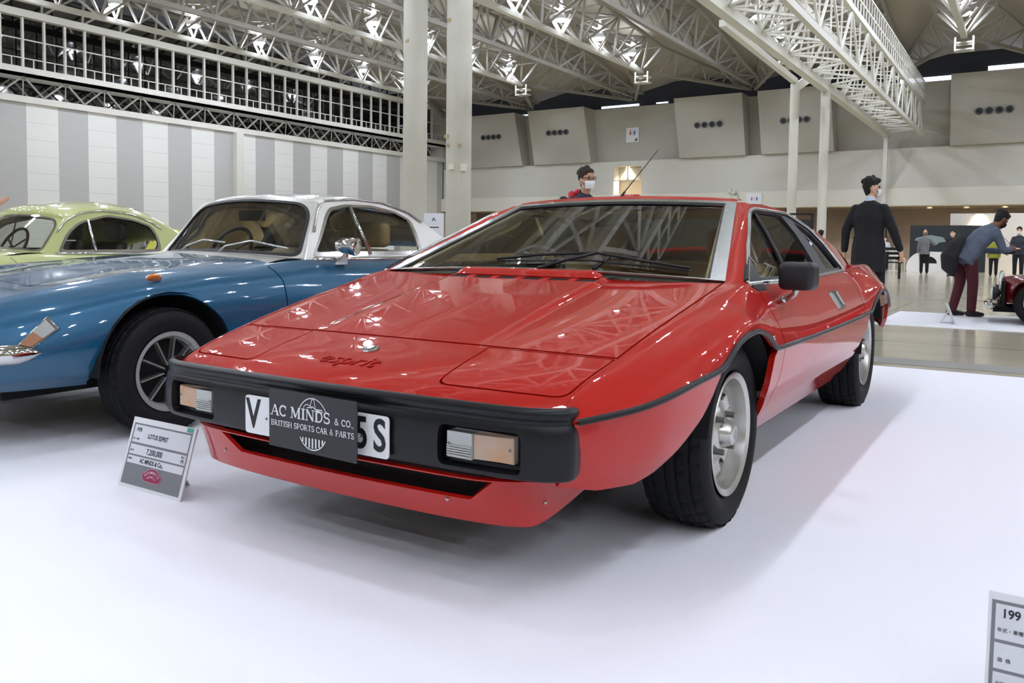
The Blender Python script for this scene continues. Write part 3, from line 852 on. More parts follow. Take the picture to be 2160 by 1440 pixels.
for sg in (1,-1):
    x0,x1=sg*.618,sg*.440
    bx_=MB().box(min(sg*.65,sg*.41),-.945,.345,max(sg*.65,sg*.41),-.93,.46).build('lamp_recess',M_under,bmp)
    def fr(x): return -.968-.022*(.62-abs(x))/.18
    mb=MB(); mb.m=0
    n=26
    for i in range(n):   # amber part with vertical ribs
        xa=sg*(.618-.105*i/n); xb=sg*(.618-.105*(i+1)/n); xm=(xa+xb)/2
        mb.add([(xa,fr(xa)+.004,.374),(xm,fr(xm),.374),(xb,fr(xb)+.004,.374),(xa,fr(xa)+.004,.434),(xm,fr(xm),.434),(xb,fr(xb)+.004,.434)],[(0,1,4,3),(1,2,5,4)] if sg<0 else [(1,0,3,4),(2,1,4,5)])
    mb.box(min(x0,x0-sg*.105),fr(x0)+.004,.372,max(x0,x0-sg*.105),-.94,.436)
    L1=mb.build('indicator_lens',mat('indicator_amber','D6CCC4',.22,coat=.6,noise=(14,'DDB07E',.6)),bmp); L1['label']='ribbed pale amber indicator lens'
    mb=MB()
    xa=sg*.512; xb=sg*.440
    mb.add([(xa,fr(xa)+.002,.372),(xb,fr(xb)+.002,.372),(xb,fr(xb)+.002,.436),(xa,fr(xa)+.002,.436)],[(0,1,2,3)] if sg<0 else [(1,0,3,2)])
    mb.box(min(xa,xb),fr(xb)+.003,.372,max(xa,xb),-.94,.436)
    for k in range(5): mb.box(min(xa,xb),fr(xb)-.001,.376+.006*k,max(xa,xb),fr(xb)+.003,.379+.006*k)
    L2=mb.build('side_light_lens',mat('clear_lens2','A9ACA8',.2,coat=.6),bmp)
    mb=MB()
    for xx in (.610,.446): mb.lathe([(0,0),(0,.0035),(-.002,.003),(-.002,0)],10,c=(sg*xx,fr(sg*xx)-.0005,.406),ax='y')
    mb.build('lens_screw',mat('nut_grey','6F6E68'),bmp)
# chin, grille and spoiler
def chin(a,b):
    e=.002; return (bx(a)*(.955-.02*b),by(a)+.022+.10*b*b,.345-.04*b)
panel('chin_panel',chin,[(.03,0),(AL-.03,0),(AL-.03,1.0),(.03,1.0)],M_red,red,d=.05,edge=.0)
sp_top=[(.655,-.66,.298),(.612,-.885,.312),(.48,-.965,.318),(.25,-.985,.320),(0,-.99,.320)]
sp_bot=[(.650,-.640,.245),(.607,-.859,.192),(.47,-.905,.190),(.24,-.925,.190),(0,-.93,.190)]
def Ssp(a,b):
    A=[al2/ALs for al2 in als]; s=abs(a); sg=1 if a>=0 else -1
    return None
def spl(P):
    n=len(P); t=[i/(n-1) for i in range(n)]; f=[pc(t,[p[k] for p in P]) for k in range(3)]
    return lambda u:[g(u) for g in f]
ft=spl(sp_top); fb=spl(sp_bot)
def Ssp(a,b):   # a in -1..1 (0 centre), b 0 bottom 1 top
    u=1-abs(a); sg=1 if a>=0 else -1; T=ft(u); B=fb(u)
    return (sg*(B[0]+(T[0]-B[0])*b), B[1]+(T[1]-B[1])*b-.012*sin(pi*b)*0, B[2]+(T[2]-B[2])*b)
def SspS(a,b): return Ssp(a,b/.1)
grh=[(-.42,.062),(.46,.062),(.44,.1+.02),(-.44,.1+.02)]
sp=panel('front_spoiler',SspS,[(-1,0),(1,0),(1,.1),(-1,.1)],M_red,red,d=.03,edge=.012,holes=[[(-.36,.052),(.50,.052),(.60,.097),(-.42,.097)]],flipn=False)
sp['label']='body-coloured spoiler lip below the bumper with a dark intake'
MB().box(-.50,-.89,.22,.50,-.86,.32).build('intake_mesh',mat('intake_black','0C0C0D',.8,bump=(250,1)),sp)
for a in (.83,.42,-.45,-.80): 
    p=Ssp(a,.45); MB().sphere((p[0],p[1]-.003,p[2]),.005,8,6).build('screw_head',M_chrome,sp)
# ---- windscreen and greenhouse
def quadS(a0,am,a1,b0,bm,b1):
    """patch between a lower curve a0-am-a1 and an upper curve b0-bm-b1 (u 0..1, v 0..1)"""
    def q(u,p0,pm,p1): c=2*Vector(pm)-.5*(Vector(p0)+Vector(p1)); return Vector(p0)*(1-u)**2+c*2*u*(1-u)+Vector(p1)*u*u
    return lambda u,v: tuple(q(u,a0,am,a1)*(1-v)+q(u,b0,bm,b1)*v)
WS=quadS((-.742,.213,.768),(0,.150,.792),(.742,.213,.768),(-.544,.981,1.077),(0,.935,1.094),(.544,.981,1.077))
def WSs(a,b): u=a/1.45; v=b/.83; return WS(u,v)
gl_=panel('windscreen',WSs,roundpoly([(.045,-.04),(1.405,-.04),(1.395,.80),(.055,.80)],.01),M_glass,red,d=.05,edge=0,off=-.006)
gl_['label']='large flat windscreen'
fr_=panel('screen_surround',WSs,[(0,-.0),(1.45,0),(1.45,.83),(0,.83)],M_alu,red,d=.03,edge=.006,holes=[[(.050,-.001+.01),(1.40,.009),(1.392,.797),(.058,.797)]],off=.004)
fr_['label']='bright metal windscreen surround'
inn=panel('screen_seal',WSs,[(.045,.006),(1.405,.006),(1.397,.802),(.053,.802)],M_trim,fr_,d=.03,edge=.004,holes=[[(.058,.02),(1.392,.02),(1.383,.780),(.067,.780)]],off=-.001)
def Gx(z): return .80-.65*(z-.765)
_gd=pc([1.0,1.9,2.05,2.3,2.66,2.87],[0,0,.006,.026,.074,.09])
def Gred(y,z): return (Gx(z)-(_gd(y) if y>1.9 else 0),y,z)
side=[(.243,.757),(.60,.910),(.80,1.005),(.915,1.052),(.985,1.068),(1.149,1.074),(1.302,1.069),(1.535,1.058),(1.676,1.027),(1.824,.994),(2.047,.944),(2.301,.887),(2.662,.805),(2.874,.756),(2.4,.756),(1.9,.764),(1.0,.755)]
win=roundpoly([(.262,.764),(.52,.880),(.715,.962),(.885,1.038),(1.0,1.047),(1.24,1.046),(1.505,1.043),(1.63,1.018),(1.80,.975),(1.90,.905),(1.945,.835),(1.99,.772),(1.6,.765),(1.0,.757)],[.01,0,0,.05,.01,0,.02,.02,.03,0,0,.02,0,0])
for sg in (1,-1):
    S=Gred if sg>0 else (lambda y,z:(-Gred(y,z)[0],y,z))
    fl=(sg<0)
    panel('roof_side',S,side,M_red,red,holes=[win],d=.03,edge=.02,flipn=fl)
    # frame of the side window
    w2=roundpoly([(.31,.782),(.535,.878),(.725,.956),(.893,1.028),(1.0,1.037),(1.24,1.036),(1.41,1.033),(1.465,.955),(1.47,.878),(1.45,.80),(1.43,.775),(1.0,.772)],[.01,0,0,.04,0,0,.02,0,0,0,.01,0])
    w3=roundpoly([(1.56,1.005),(1.66,.992),(1.78,.955),(1.875,.892),(1.915,.835),(1.945,.785),(1.63,.782),(1.65,.87),(1.62,.95)],[.02,0,.02,0,0,.01,.01,0,0])
    fo=panel('window_frame',S,win,M_trim,red,holes=[w2,w3],d=.025,edge=.012,flipn=fl,off=-.002)
    fo['label']='black side window frame with a bright outer edge'
    panel('side_window',S,[(.33,.775),(1.46,.765),(1.49,.88),(1.43,1.035),(.9,1.03)],M_sglass,red,d=.1,edge=0,flipn=fl,off=-.012)
    panel('quarter_window',S,[(1.52,1.02),(1.7,1.0),(1.9,.90),(1.97,.775),(1.6,.775),(1.6,.9)],M_sglass,red,d=.1,edge=0,flipn=fl,off=-.012)
    ed=[Vector(S(a,b))+Vector((sg*.004,0,.002)) for a,b in resample(win[:-2],.05,False)]
    MB().tube(ed,.008,6).build('frame_edge',M_alu,fo,smooth=True)
    MB().tube([Vector(S(a,b))+Vector((sg*.008,0,0)) for a,b in ((.262,.762),(1.0,.755),(1.98,.769))],.009,6).build('waist_trim',M_alu,fo,smooth=True)
    MB().tube([Vector(S(a,b))+Vector((-sg*.004,0,0)) for a,b in ((.958,1.026),(.955,.95),(.925,.87),(.862,.77))],.009,6).build('window_divider',M_trim,fo,smooth=True)
    tri=[(.262,.775),(.44,.848),(.425,.80),(.415,.732),(.31,.732),(.27,.745)]
    t_=panel('mirror_cheek',lambda y,z,S=S:S(y,z),tri,M_trim,red,d=.04,edge=.02,flipn=fl,off=.012)
    # pillar face between screen surround and side
    a=[WS(1 if sg>0 else 0,v) for v in (0,.25,.5,.75,1)]
    def front_edge(v):
        pts=[(.243,.757),(.60,.910),(.80,1.005),(.915,1.052),(.985,1.068)]; n=len(pts)-1; k=min(int(v*n),n-1); u=v*n-k
        y=pts[k][0]*(1-u)+pts[k+1][0]*u; z=pts[k][1]*(1-u)+pts[k+1][1]*u; return Vector((sg*Gx(z),y,z))
    rows=[]
    for i in range(17):
        v=i/16; A=Vector(WS(1 if sg>0 else 0,v)); B=front_edge(v)
        C=(A+B)/2+Vector((sg*.006,-.010,.006))
        q=[]
        for j in range(7):
            u=j/6; q.append(A*(1-u)**2+C*2*u*(1-u)+B*u*u)
        rows.append(q)
    MB().grid(rows,flip=(sg<0)).build('windscreen_pillar',M_red,red,smooth=True)
    # interior of the pillar, cream
    rows=[]
    for i in range(9):
        v=i/8; A=Vector(WS(.972 if sg>0 else .028,v)); B=front_edge(v)+Vector((-sg*.03,.02,-.01))
        rows.append([A+Vector((-sg*.004,.012,-.008)),A+Vector((-sg*.012,.09,-.012)),A+Vector((-sg*.004,.17,-.02))])
    MB().grid(rows,flip=(sg>0)).build('pillar_lining',M_cream2,red,smooth=True)
for sg in (1,-1):
    u=.953 if sg>0 else .047
    MB().tube([Vector(WS(u,v))+Vector((0,.02,-.012)) for v in (.03,.3,.6,.95)],.009,8).build('pillar_trim',M_cream2,red,smooth=True)
# roof
RY=[.935,1.15,1.3,1.53,1.62]
rf=[]
sidez=pc([.915,.985,1.149,1.302,1.535,1.676,1.824,2.047,2.301,2.662,2.874],[1.052,1.068,1.074,1.069,1.058,1.027,.994,.944,.887,.805,.756])
for i in range(24):
    y=.975+.65*i/23; zs=sidez(y); xs=Gx(zs)
    row=[]
    for j in range(21):
        u=-1+2*j/20; bow=.046*(1-u*u)*max(0,1-(y-.975)/.4)
        row.append((u*xs, y-bow, zs+.022*(1-u*u)))
    rf.append(row)
rf.insert(0,[(p[0],p[1]-.004,p[2]-.012) for p in rf[0]])
MB().grid(rf).build('roof_panel',M_red,red,smooth=True)
# front roof rail in red above the chrome
MB().grid([[ (Vector(WS(u,1.0))+Vector((0,0,.002))) for u in (k/20 for k in range(21))],[ (Vector(WS(u,1.0))+Vector((0,.03,.016*(1)+.004*sin(pi*u)))) for u in (k/20 for k in range(21))],[ (Vector(WS(u,1.0))+Vector((0,.09,.012+.008*sin(pi*u)))) for u in (k/20 for k in range(21))]]).build('roof_rail',M_red,red,smooth=True)
# sloping tailgate with its glass
def TG(u,v):
    y=1.59+(2.87-1.59)*v; z=sidez(y)-.006; xs=Gred(y,sidez(y))[0]-.012
    return (u*xs,y,z+.025*(1-u*u))
panel('tailgate',lambda a,b:TG(a/.65,b),[(-.65,0),(.65,0),(.65,1),(-.65,1)],M_red,red,holes=[roundpoly([(-.56,.06),(.56,.06),(.54,.86),(-.54,.86)],.05)],d=.04,edge=.01)
panel('rear_window',lambda a,b:TG(a/.65,b),[(-.57,.04),(.57,.04),(.55,.88),(-.55,.88)],M_sglass,red,d=.1,edge=0,off=-.01)
panel('rear_window_frame',lambda a,b:TG(a/.65,b),[(-.575,.045),(.575,.045),(.555,.875),(-.555,.875)],M_trim,red,holes=[[(-.53,.09),(.53,.09),(.51,.83),(-.51,.83)]],d=.05,edge=.01,off=.002)
# buttress inner faces
for sg in (1,-1):
    rows=[]
    for i in range(13):
        y=1.55+1.32*i/12; z=sidez(y); g=Gred(y,z)[0]; rows.append([(sg*g,y,z-.001),(sg*(g-.012),y,z+.003),(sg*(g-.03),y,z-.002)])
    MB().grid(rows,flip=(sg<0)).build('roof_buttress',M_red,red,smooth=True)
# interior
MB().add([(-.56,.97,1.045),(.56,.97,1.045),(.56,1.62,1.025),(-.56,1.62,1.025)],[(0,1,2,3)]).build('headlining',M_tan,red)
mb=MB().grid([[(-.70,.20,.745),(-.35,.17,.755),(0,.16,.755),(.35,.17,.755),(.70,.20,.745)],[(-.70,.55,.77),(-.35,.58,.80),(0,.55,.775),(.35,.55,.765),(.70,.55,.76)],[(-.70,.62,.70),(-.35,.66,.74),(0,.62,.70),(.35,.62,.70),(.70,.62,.70)],[(-.70,.6,.4),(-.35,.6,.4),(0,.6,.4),(.35,.6,.4),(.70,.6,.4)]])
mb.build('dashboard',M_dash,red,smooth=True,angle=50)
MB().box(-.7,.6,.25,.7,.64,.72).box(-.12,.6,.25,.12,1.7,.48).box(-.72,1.70,.25,.72,1.74,.80).box(-.74,.3,.3,-.70,1.9,.74).box(.70,.3,.3,.74,1.9,.74).build('cabin_lining',M_tan,red)
MB().box(-.70,1.74,.74,.70,2.60,.77).build('rear_shelf',mat('shelf_dark','33302A',.7),red)
seat(red,-.36,1.12,.36,M_tan,lean=.5,back=.42); seat(red,.36,1.12,.36,M_tan,lean=.5,back=.42)
steering(red,-.36,.78,.72,.17,M_trim)
MB().box(-.02,.80,.985,.16,.82,1.025).bar((.07,.82,1.0),(.07,.90,1.06),.010).build('rear_view_mirror',M_dash,red)
# wiper
wp=MB().tube([(.25,.20,.800),(.26,.30,.838),(.255,.335,.852)],.008,8)
B0=Vector(WS(.26,.04))+Vector((0,-.012,.014)); 
c=Vector(WS(.66,.17))+Vector((0,-.015,.018))
wp.tube([Vector(WS(.53,.0))+Vector((0,-.01,.006)),Vector(WS(.60,.10))+Vector((0,-.016,.014)),c],.006,8)
wo=wp.build('wiper',M_trim,red,smooth=True)
mb=MB().tube([Vector(WS(.37,.095))+Vector((0,-.010,.010)),Vector(WS(.50,.135))+Vector((0,-.018,.016)),c,Vector(WS(.80,.11))+Vector((0,-.018,.016)),Vector(WS(.915,.085))+Vector((0,-.010,.010))],.006,6)
mb.tube([Vector(WS(.37,.088))+Vector((0,-.006,.004)),Vector(WS(.65,.12))+Vector((0,-.006,.004)),Vector(WS(.915,.075))+Vector((0,-.006,.004))],.004,6)
mb.build('wiper_blade',M_trim,wo,smooth=True)
# aerial
mb=MB().lathe([(0,.0),(0,.032),(.012,.031),(.035,.016),(.042,0)],20,c=(-.264,1.52,1.082),ax='z')
ao=mb.build('aerial_base',M_trim,red,smooth=True,angle=50); 
mb=MB().tube([(-.262,1.52,1.11),(-.22,1.53,1.17)],[.010,.006],8); mb.tube([(-.22,1.53,1.17),(-.055,1.58,1.39)],[.003,.0018],6); mb.build('aerial_mast',M_trim,ao,smooth=True)
# door mirror
def mirror():
    mb=MB().box(-.062,-.045,-.048,.062,.045,.052)
    o=mb.build('door_mirror',mat('mirror_black','17181A',.42,bump=(300,.1)),DOOR); o.location=(.927,.46,.785); o.rotation_euler=(0,0,R(-6)); o['label']='black square door mirror'
    b=o.modifiers.new('bevel','BEVEL'); b.width=.022; b.segments=4
    for p in o.data.polygons: p.use_smooth=True
    mb=MB().tube([(.868,.50,.700),(.885,.49,.705),(.91,.48,.722),(.92,.47,.745)],[.014,.013,.010,.012],10).sphere((.870,.50,.699),.020,12,8,(.6,1.6,.7))
    mb.build('mirror_foot',M_alu,DOOR,smooth=True)
mirror()
# handle
def U_at(y,z):
    lo,hi=3.0,6.0
    for _ in range(30):
        m=(lo+hi)/2
        if Ured(y,m)[2]>z: lo=m
        else: hi=m
    return Vector(Ured(y,lo))
hp=[(1.345,.685),(1.475,.685),(1.49,.620),(1.365,.615)]
P=[U_at(a,b)+Vector((.004,0,0)) for a,b in hp]
mb=MB()
for i in range(4): mb.bar(P[i],P[(i+1)%4],.010,.012)
ho=mb.build('door_handle',M_alu,DOOR); ho['label']='square bright-framed door handle'
MB().prism([p-Vector((.002,0,0)) for p in P],(-.002,0,0)).build('handle_recess',M_trim,ho)
MB().prism([P[0]+Vector((.001,0,0)),P[0]*.5+P[1]*.5+Vector((.001,0,0)),P[2]*.5+P[3]*.5+Vector((.001,0,0)),P[3]+Vector((.001,0,0))],(.001,0,0)).build('handle_flap',M_alu,ho)
# small badge behind the front arch
o_=U_at(.20,.585); text('S2',.028,M_alu,red,frame(o_+Vector((.004,0,0)),(0,1,0),(0,0,1)),'wing_badge',.001)
# wheels
wheel('wheel','front wheel on the mirror side with a dished silver alloy rim',.745,0,.296,.301,.198,.215,1,speed_rim,parent=red)
wheel('wheel','front wheel on the far side',-.745,0,.296,.301,.198,.215,-1,speed_rim,parent=red)
wheel('wheel','rear wheel on the mirror side, mostly covered by the body',.745,2.438,.313,.320,.198,.225,1,speed_rim,parent=red)
wheel('wheel','rear wheel on the far side',-.745,2.438,.313,.320,.198,.225,-1,speed_rim,parent=red)
# nose badge and outlined lettering
def onnose(x,y):
    t=x/.34 if abs(x)<.34 else (1+(abs(x)-.34)/.37)
    lo,hi=-.9,-.3
    for _ in range(30):
        m=(lo+hi)/2
        if Ured(m,t)[1]<y: lo=m
        else: hi=m
    return Vector(Ured(lo,t))
pb=onnose(.008,-.775); nx=(onnose(.05,-.775)-onnose(-.03,-.775)); ny=(onnose(.008,-.74)-onnose(.008,-.80))
Mb=frame(pb+Vector((0,0,.001)),nx,ny)
mb=MB().lathe([(0,0),(0,.026),(.004,.025),(.005,.021),(.003,.020),(.004,0)],32,ax='z'); bo_=mb.build('nose_badge',M_chrome,red,smooth=True,angle=40); bo_.matrix_world=Mb@Matrix.Diagonal((1,1.0,1,1))
mb=MB().lathe([(0.0045,0),(.0045,.0195),(.004,.0197)],32,ax='z'); q=mb.build('badge_field',mat('badge_dark','20262A',.3),bo_,smooth=False)
mb=MB().prism([(-.013,.008,.005),(0,.014,.005),(.013,.008,.005),(.004,-.013,.005),(-.004,-.013,.005)],(0,0,.0012)); mb.build('badge_emblem',M_chrome,bo_)
pe=onnose(.012,-.868); nx=(onnose(.06,-.868)-onnose(-.04,-.868)); ny=(onnose(.012,-.845)-onnose(.012,-.885))
text('esprit',.085,mat('lettering_dark_red','8E100A',.4),red,frame(pe+Vector((0,0,.0008)),nx,ny)@Matrix(((1,.25,0,0),(0,1,0,0),(0,0,1,0),(0,0,0,1))),'nose_lettering',.0004,sx=1.15,spacing=.95)
text('esprit',.085,M_red,red,frame(pe+Vector((0,0,.0016)),nx,ny)@Matrix(((1,.25,0,0),(0,1,0,0),(0,0,1,0),(0,0,0,1))),'nose_lettering',.0008,sx=1.15,bold=-.0012,spacing=.95)
# number plate
mb=MB(); pts=roundpoly([(-.266,.343),(.268,.343),(.268,.452),(-.266,.452)],.012)
npl=MB().prism([(x,-1.016,z) for x,z in pts],(0,.004,0)).build('number_plate',mat('plate_white','E4E6E6',.35),bmp)
M_pl=mat('plate_black','14171A',.5)
for s,x in (('V',-.232),('5',.176),('S',.238)):
    text(s,.118,M_pl,npl,frame((x,-1.0166,.397),(1,0,0),(0,0,1)),'plate_letter',.0004,sx=.80,bold=.0022)
MB().lathe([(0,0),(0,.004),(-.002,.003),(-.002,0)],10,c=(-.178,-1.0166,.392),ax='y').lathe([(0,0),(0,.004),(-.002,.003),(-.002,0)],10,c=(.178,-1.0166,.392),ax='y').build('plate_screw',mat('nut_grey','6F6E68'),npl)

npl.location.x=.010
# ================================================================ CLASSIC COUPES
def herm(t,A):
    n=len(A)-1; k=min(int(t),n-1); u=t-k
    def sl(i):
        if i<=0: return A[1]-A[0]
        if i>=n: return A[n]-A[n-1]
        a=A[i]-A[i-1]; b=A[i+1]-A[i]
        return 0 if a*b<=0 else 2*a*b/(a+b)
    u2=u*u; u3=u2*u
    return (2*u3-3*u2+1)*A[k]+(u3-2*u2+u)*sl(k)+(-2*u3+3*u2)*A[k+1]+(u3-u2)*sl(k+1)
class Shell:
    """body surface from stations: st = list of y, rows of (u,z) per control line"""
    def __init__(s,ys,U,Z,bow,nT):
        s.U=[pc(ys,r) for r in U]; s.Z=[pc(ys,r) for r in Z]; s.bow=pc(*bow); s.n=len(U)-1; s.nT=nT
    def __call__(s,y,t):
        sg=-1 if t<0 else 1; t=min(abs(t),s.n-1e-6)
        u=herm(t,[f(y) for f in s.U]); z=herm(t,[f(y) for f in s.Z])
        yy=y-s.bow(y)*max(0,1-(t/s.nT)**2)
        return (sg*u,yy,z)
    def t_at(s,y,z,lo=0,hi=None):
        hi=hi or s.n
        for _ in range(30):
            m=(lo+hi)/2
            if s(y,m)[2]>z: lo=m
            else: hi=m
        return lo
def wire_wheel_rim(R0,spokes,kind):
    def f(ty,x,y,z,Rr,h,side):
        L=R0
        mb=MB(); lathe_x(mb,[(h*.60,L-.028),(h*.74,L-.016),(h*.82,L),(h*.86,L+.003),(h*.84,L-.014),(h*.78,L-.020),(h*.3,L-.030),(-h*.4,L-.034)],x,y,z,side,72)
        mb.build('rim',mat('painted_rim','A9ABA9',.35,metal=.5),ty,smooth=True,angle=50)
        mb=MB(); lathe_x(mb,[(h*.10,0),(h*.10,L-.03)],x,y,z,side,40); mb.build('wheel_disc',M_under,ty)
        if kind=='spoke':
            mb=MB()
            for k in range(spokes):
                a=2*pi*(k+.3)/spokes
                mb.bar((x+side*h*.62,y+.035*cos(a),z+.035*sin(a)),(x+side*h*.70,y+(L-.02)*cos(a),z+(L-.02)*sin(a)),.030,.007,up=(0,-sin(a),cos(a)))
            mb.build('spoke',M_alloy,ty)
        mb=MB(); lathe_x(mb,[(h*.2,.03),(h*.62,.028),(h*.9,.022),(h*.92,.018),(h*.92,0)],x,y,z,side,6 if kind=='spoke' else 24); mb.build('hub',M_chrome,ty,smooth=True,angle=35)
        if kind=='disc':
            mb=MB(); lathe_x(mb,[(h*.62,.0),(h*.60,.05),(h*.5,.10),(h*.35,.12),(h*.45,.14),(h*.6,L-.02)],x,y,z,side,40); mb.build('hub_cap',M_chrome,ty,smooth=True,angle=35)
    return f
def classic(root, sh, paint, roofm, G, winp, divider, sidep, ws, roof_c, deck, arches, body_end, door, bonnet, axle, wheelp, nose_y, interior, belt_t):
    """build a classic coupe under the Empty root; sh is its Shell"""
    a0,a1=axle; R_,Rr,w,track,rimf=wheelp
    W=.30
    def S(a,b): return sh(a,b/W)
    n=sh.n-.001
    def arch(yc,zc,r,ext=0):
        P=[]
        for k in range(21):
            q=pi*1.16*k/20-pi*.08; y=yc+(r+ext)*cos(q); z=zc+(r+ext)*sin(q); P.append((y,sh.t_at(y,z,2.0)))
        return P
    yn,ye=nose_y,body_end
    # outline of one side: nose -> tail along t, with arches bitten out of the lower edge
    for sg in (1,-1):
        low=[(yn,n)]
        for (yc,zc,r) in arches:
            A=[p for p in arch(yc,zc,r)]; A=A[::-1]   # from front to rear
            A=[(y,min(t,n)) for y,t in A]
            low+=A
        low.append((ye,n))
        # front wing with flank up to door
        dy=door[0]
        wing=[p for p in low if p[0]<dy-.003]+[(dy-.004,n),(dy-.004,belt_t+.35),(dy+.10,belt_t+.03),(bonnet[1],belt_t),(bonnet[1],bonnet[2]+.02),(bonnet[0]-.004,bonnet[2]+.02),(bonnet[0]-.004,0.0),(yn,0.0)]
        panel('front_wing',S,[(a,sg*b*W) for a,b in wing],paint,root,d=.04,edge=.015)
        dd=[(dy+.004,n),(door[1]-.004,n),(door[1]-.004,belt_t),(dy+.11,belt_t),(dy+.004,belt_t+.36)]
        DR=panel('door',S,[(a,sg*b*W) for a,b in dd],paint,root,d=.04,edge=.012)
        rw=[p for p in low if p[0]>door[1]+.003]
        rear=[(door[1]+.004,n)]+rw+[(ye,0.0),(deck,0.0),(deck,belt_t),(door[1]+.004,belt_t)]
        panel('rear_wing',S,[(a,sg*b*W) for a,b in rear],paint,root,d=.05,edge=.012)
        if sg>0: door_o=DR
    panel('bonnet',S,[(bonnet[0],-bonnet[2]*W),(bonnet[0],bonnet[2]*W),(bonnet[1],bonnet[2]*W),(bonnet[1]+.03,0),(bonnet[1],-bonnet[2]*W)],paint,root,d=.04,edge=.015)
    # cowl below the screen
    A,Bm,Tc,Tm=ws
    WSf=quadS((-A[0],A[1],A[2]),Bm,A,(-Tc[0],Tc[1],Tc[2]),Tm,Tc)
    rows=[]
    for j in range(5):
        v=j/4; rows.append([Vector(WSf(i/16,-.02))*(v)+Vector((S(bonnet[1]-.01,(-1+2*i/16)*belt_t*W)))*(1-v)+Vector((0,0,.012*sin(pi*v))) for i in range(17)])
    MB().grid(rows).build('cowl_panel',roofm,root,smooth=True)
    H=sqrt((Tm[1]-Bm[1])**2+(Tm[2]-Bm[2])**2); Lw=2*A[0]
    WP=lambda a,b:WSf(a/Lw,b/H)
    outl=roundpoly([(.035,.02),(Lw-.035,.02),(Lw-.03,H-.03),(.03,H-.03)],[.05,.05,.13,.13],6)
    panel('windscreen',WP,outl,glassmat('classic_glass',(.80,.84,.80),.06),root,d=.08,edge=0,off=-.004)
    ring=panel('screen_surround',WP,roundpoly([(.015,0),(Lw-.015,0),(Lw-.01,H-.01),(.01,H-.01)],[.06,.06,.14,.14],6),M_chrome if interior.get('chrome_ring') else M_trim,root,holes=[outl],d=.03,edge=.01,off=.004)
    # painted header and pillars: whole sheet minus the glass
    panel('screen_frame',WP,[(-.02,-.02),(Lw+.02,-.02),(Lw+.02,H+.02),(-.02,H+.02)],roofm,root,holes=[roundpoly([(.02,.005),(Lw-.02,.005),(Lw-.015,H-.015),(.015,H-.015)],[.06,.06,.14,.14],6)],d=.04,edge=.015)
    for sg in (1,-1):
        SG=lambda y,z,sg=sg:(sg*G(y,z),y,z)
        wo=roundpoly(winp,interior.get('wr',.04),5)
        panel('roof_side',SG,sidep,roofm,root,holes=[wo],d=.035,edge=.02)
        cx=sum(p[0] for p in winp)/len(winp); cz=sum(p[1] for p in winp)/len(winp)
        w2=[(cx+(a-cx)*.93,cz+(b-cz)*.87) for a,b in wo]
        panel('window_frame',SG,wo,M_chrome,root,holes=[w2],d=.03,edge=.012,off=.003)
        panel('side_window',SG,[(cx+(a-cx)*.97,cz+(b-cz)*.95) for a,b in wo],glassmat('classic_side_glass',(.90,.92,.88),.05),root,d=.1,edge=0,off=-.008)
        d0,d1=divider; MB().tube([(sg*(G(*d0)+.004),*d0),(sg*(G(*d1)+.004),*d1)],.012,6).build('window_divider',M_chrome,root,smooth=True)
        # pillar face
        rail=sidep[:interior['nf']]
        def fe(v):
            m=len(rail)-1; k=min(int(v*m),m-1); u=v*m-k; y=rail[k][0]*(1-u)+rail[k+1][0]*u; z=rail[k][1]*(1-u)+rail[k+1][1]*u
            return Vector((sg*G(y,z),y,z))
        rows=[]
        for i in range(13):
            v=i/12; A_=Vector(WSf(1 if sg>0 else 0,v*1.02-.02)); B_=fe(v); C_=(A_+B_)/2+Vector((sg*.012,-.012,.006))
            rows.append([A_*(1-u)**2+C_*2*u*(1-u)+B_*u*u for u in (0,.2,.4,.6,.8,1)])
        MB().grid(rows).build('windscreen_pillar',roofm,root,smooth=True)
        MB().tube([(sg*(G(a,b)+.006),a,b+.004) for a,b in interior['drip']],.007,6).build('drip_rail',M_chrome,root,smooth=True)
    # roof: from header to deck between the rails
    rail=interior['rail']; rz=pc([p[0] for p in rail],[p[1] for p in rail]); y0=rail[0][0]; y1=rail[-1][0]; rows=[]
    N=30
    for i in range(N+1):
        y=y0+(y1-y0)*i/N; z=rz(y); g=G(y,z); row=[]
        cz=roof_c(y)
        for j in range(25):
            u=-1+2*j/24; e=1-abs(u)**2.6; bowf=max(0,1-(y-y0)/.35)
            ed=1 if j in (0,24) else 0
            row.append((u*(g+.005*ed), y-(y0-Tm[1])*(1-u*u)*bowf, z+(cz-z)*(e)-.012*ed))
        rows.append(row)
    rows.insert(0,[tuple(Vector(WSf(j/24,1.0))+Vector((0,0,.002))) for j in range(25)])
    # split into painted roof and rear window by rows
    k1=int(N*interior['rearglass'][0]); k2=int(N*interior['rearglass'][1])
    MB().grid(rows[:k1+1]).build('roof_panel',roofm,root,smooth=True)
    q=[r[3:-3] for r in rows[k1:k2+1]]
    MB().grid(q).build('rear_window',glassmat('classic_glass',(.80,.84,.80),.06),root,smooth=True)
    for sl_ in (slice(0,4),slice(-4,None)): MB().grid([r[sl_] for r in rows[k1:k2+1]]).build('rear_pillar',roofm,root,smooth=True)
    MB().grid(rows[k2:]).build('rear_panel',roofm,root,smooth=True)
    # tail closing
    ring=[Vector(S(ye,(-1+2*i/24)*n*W)) for i in range(25)]; c0=Vector((0,ye+.03,.5)); V=ring+[c0+(p-c0)*.85+Vector((0,.05,0)) for p in ring]+[c0+Vector((0,.07,0))]
    F=[(i,i+1,26+i,25+i) for i in range(24)]+[(25+i,26+i,50) for i in range(24)]+[(24,0,25,49),(49,25,50)]
    MB().add(V,F).build('tail_panel',paint,root,smooth=True)
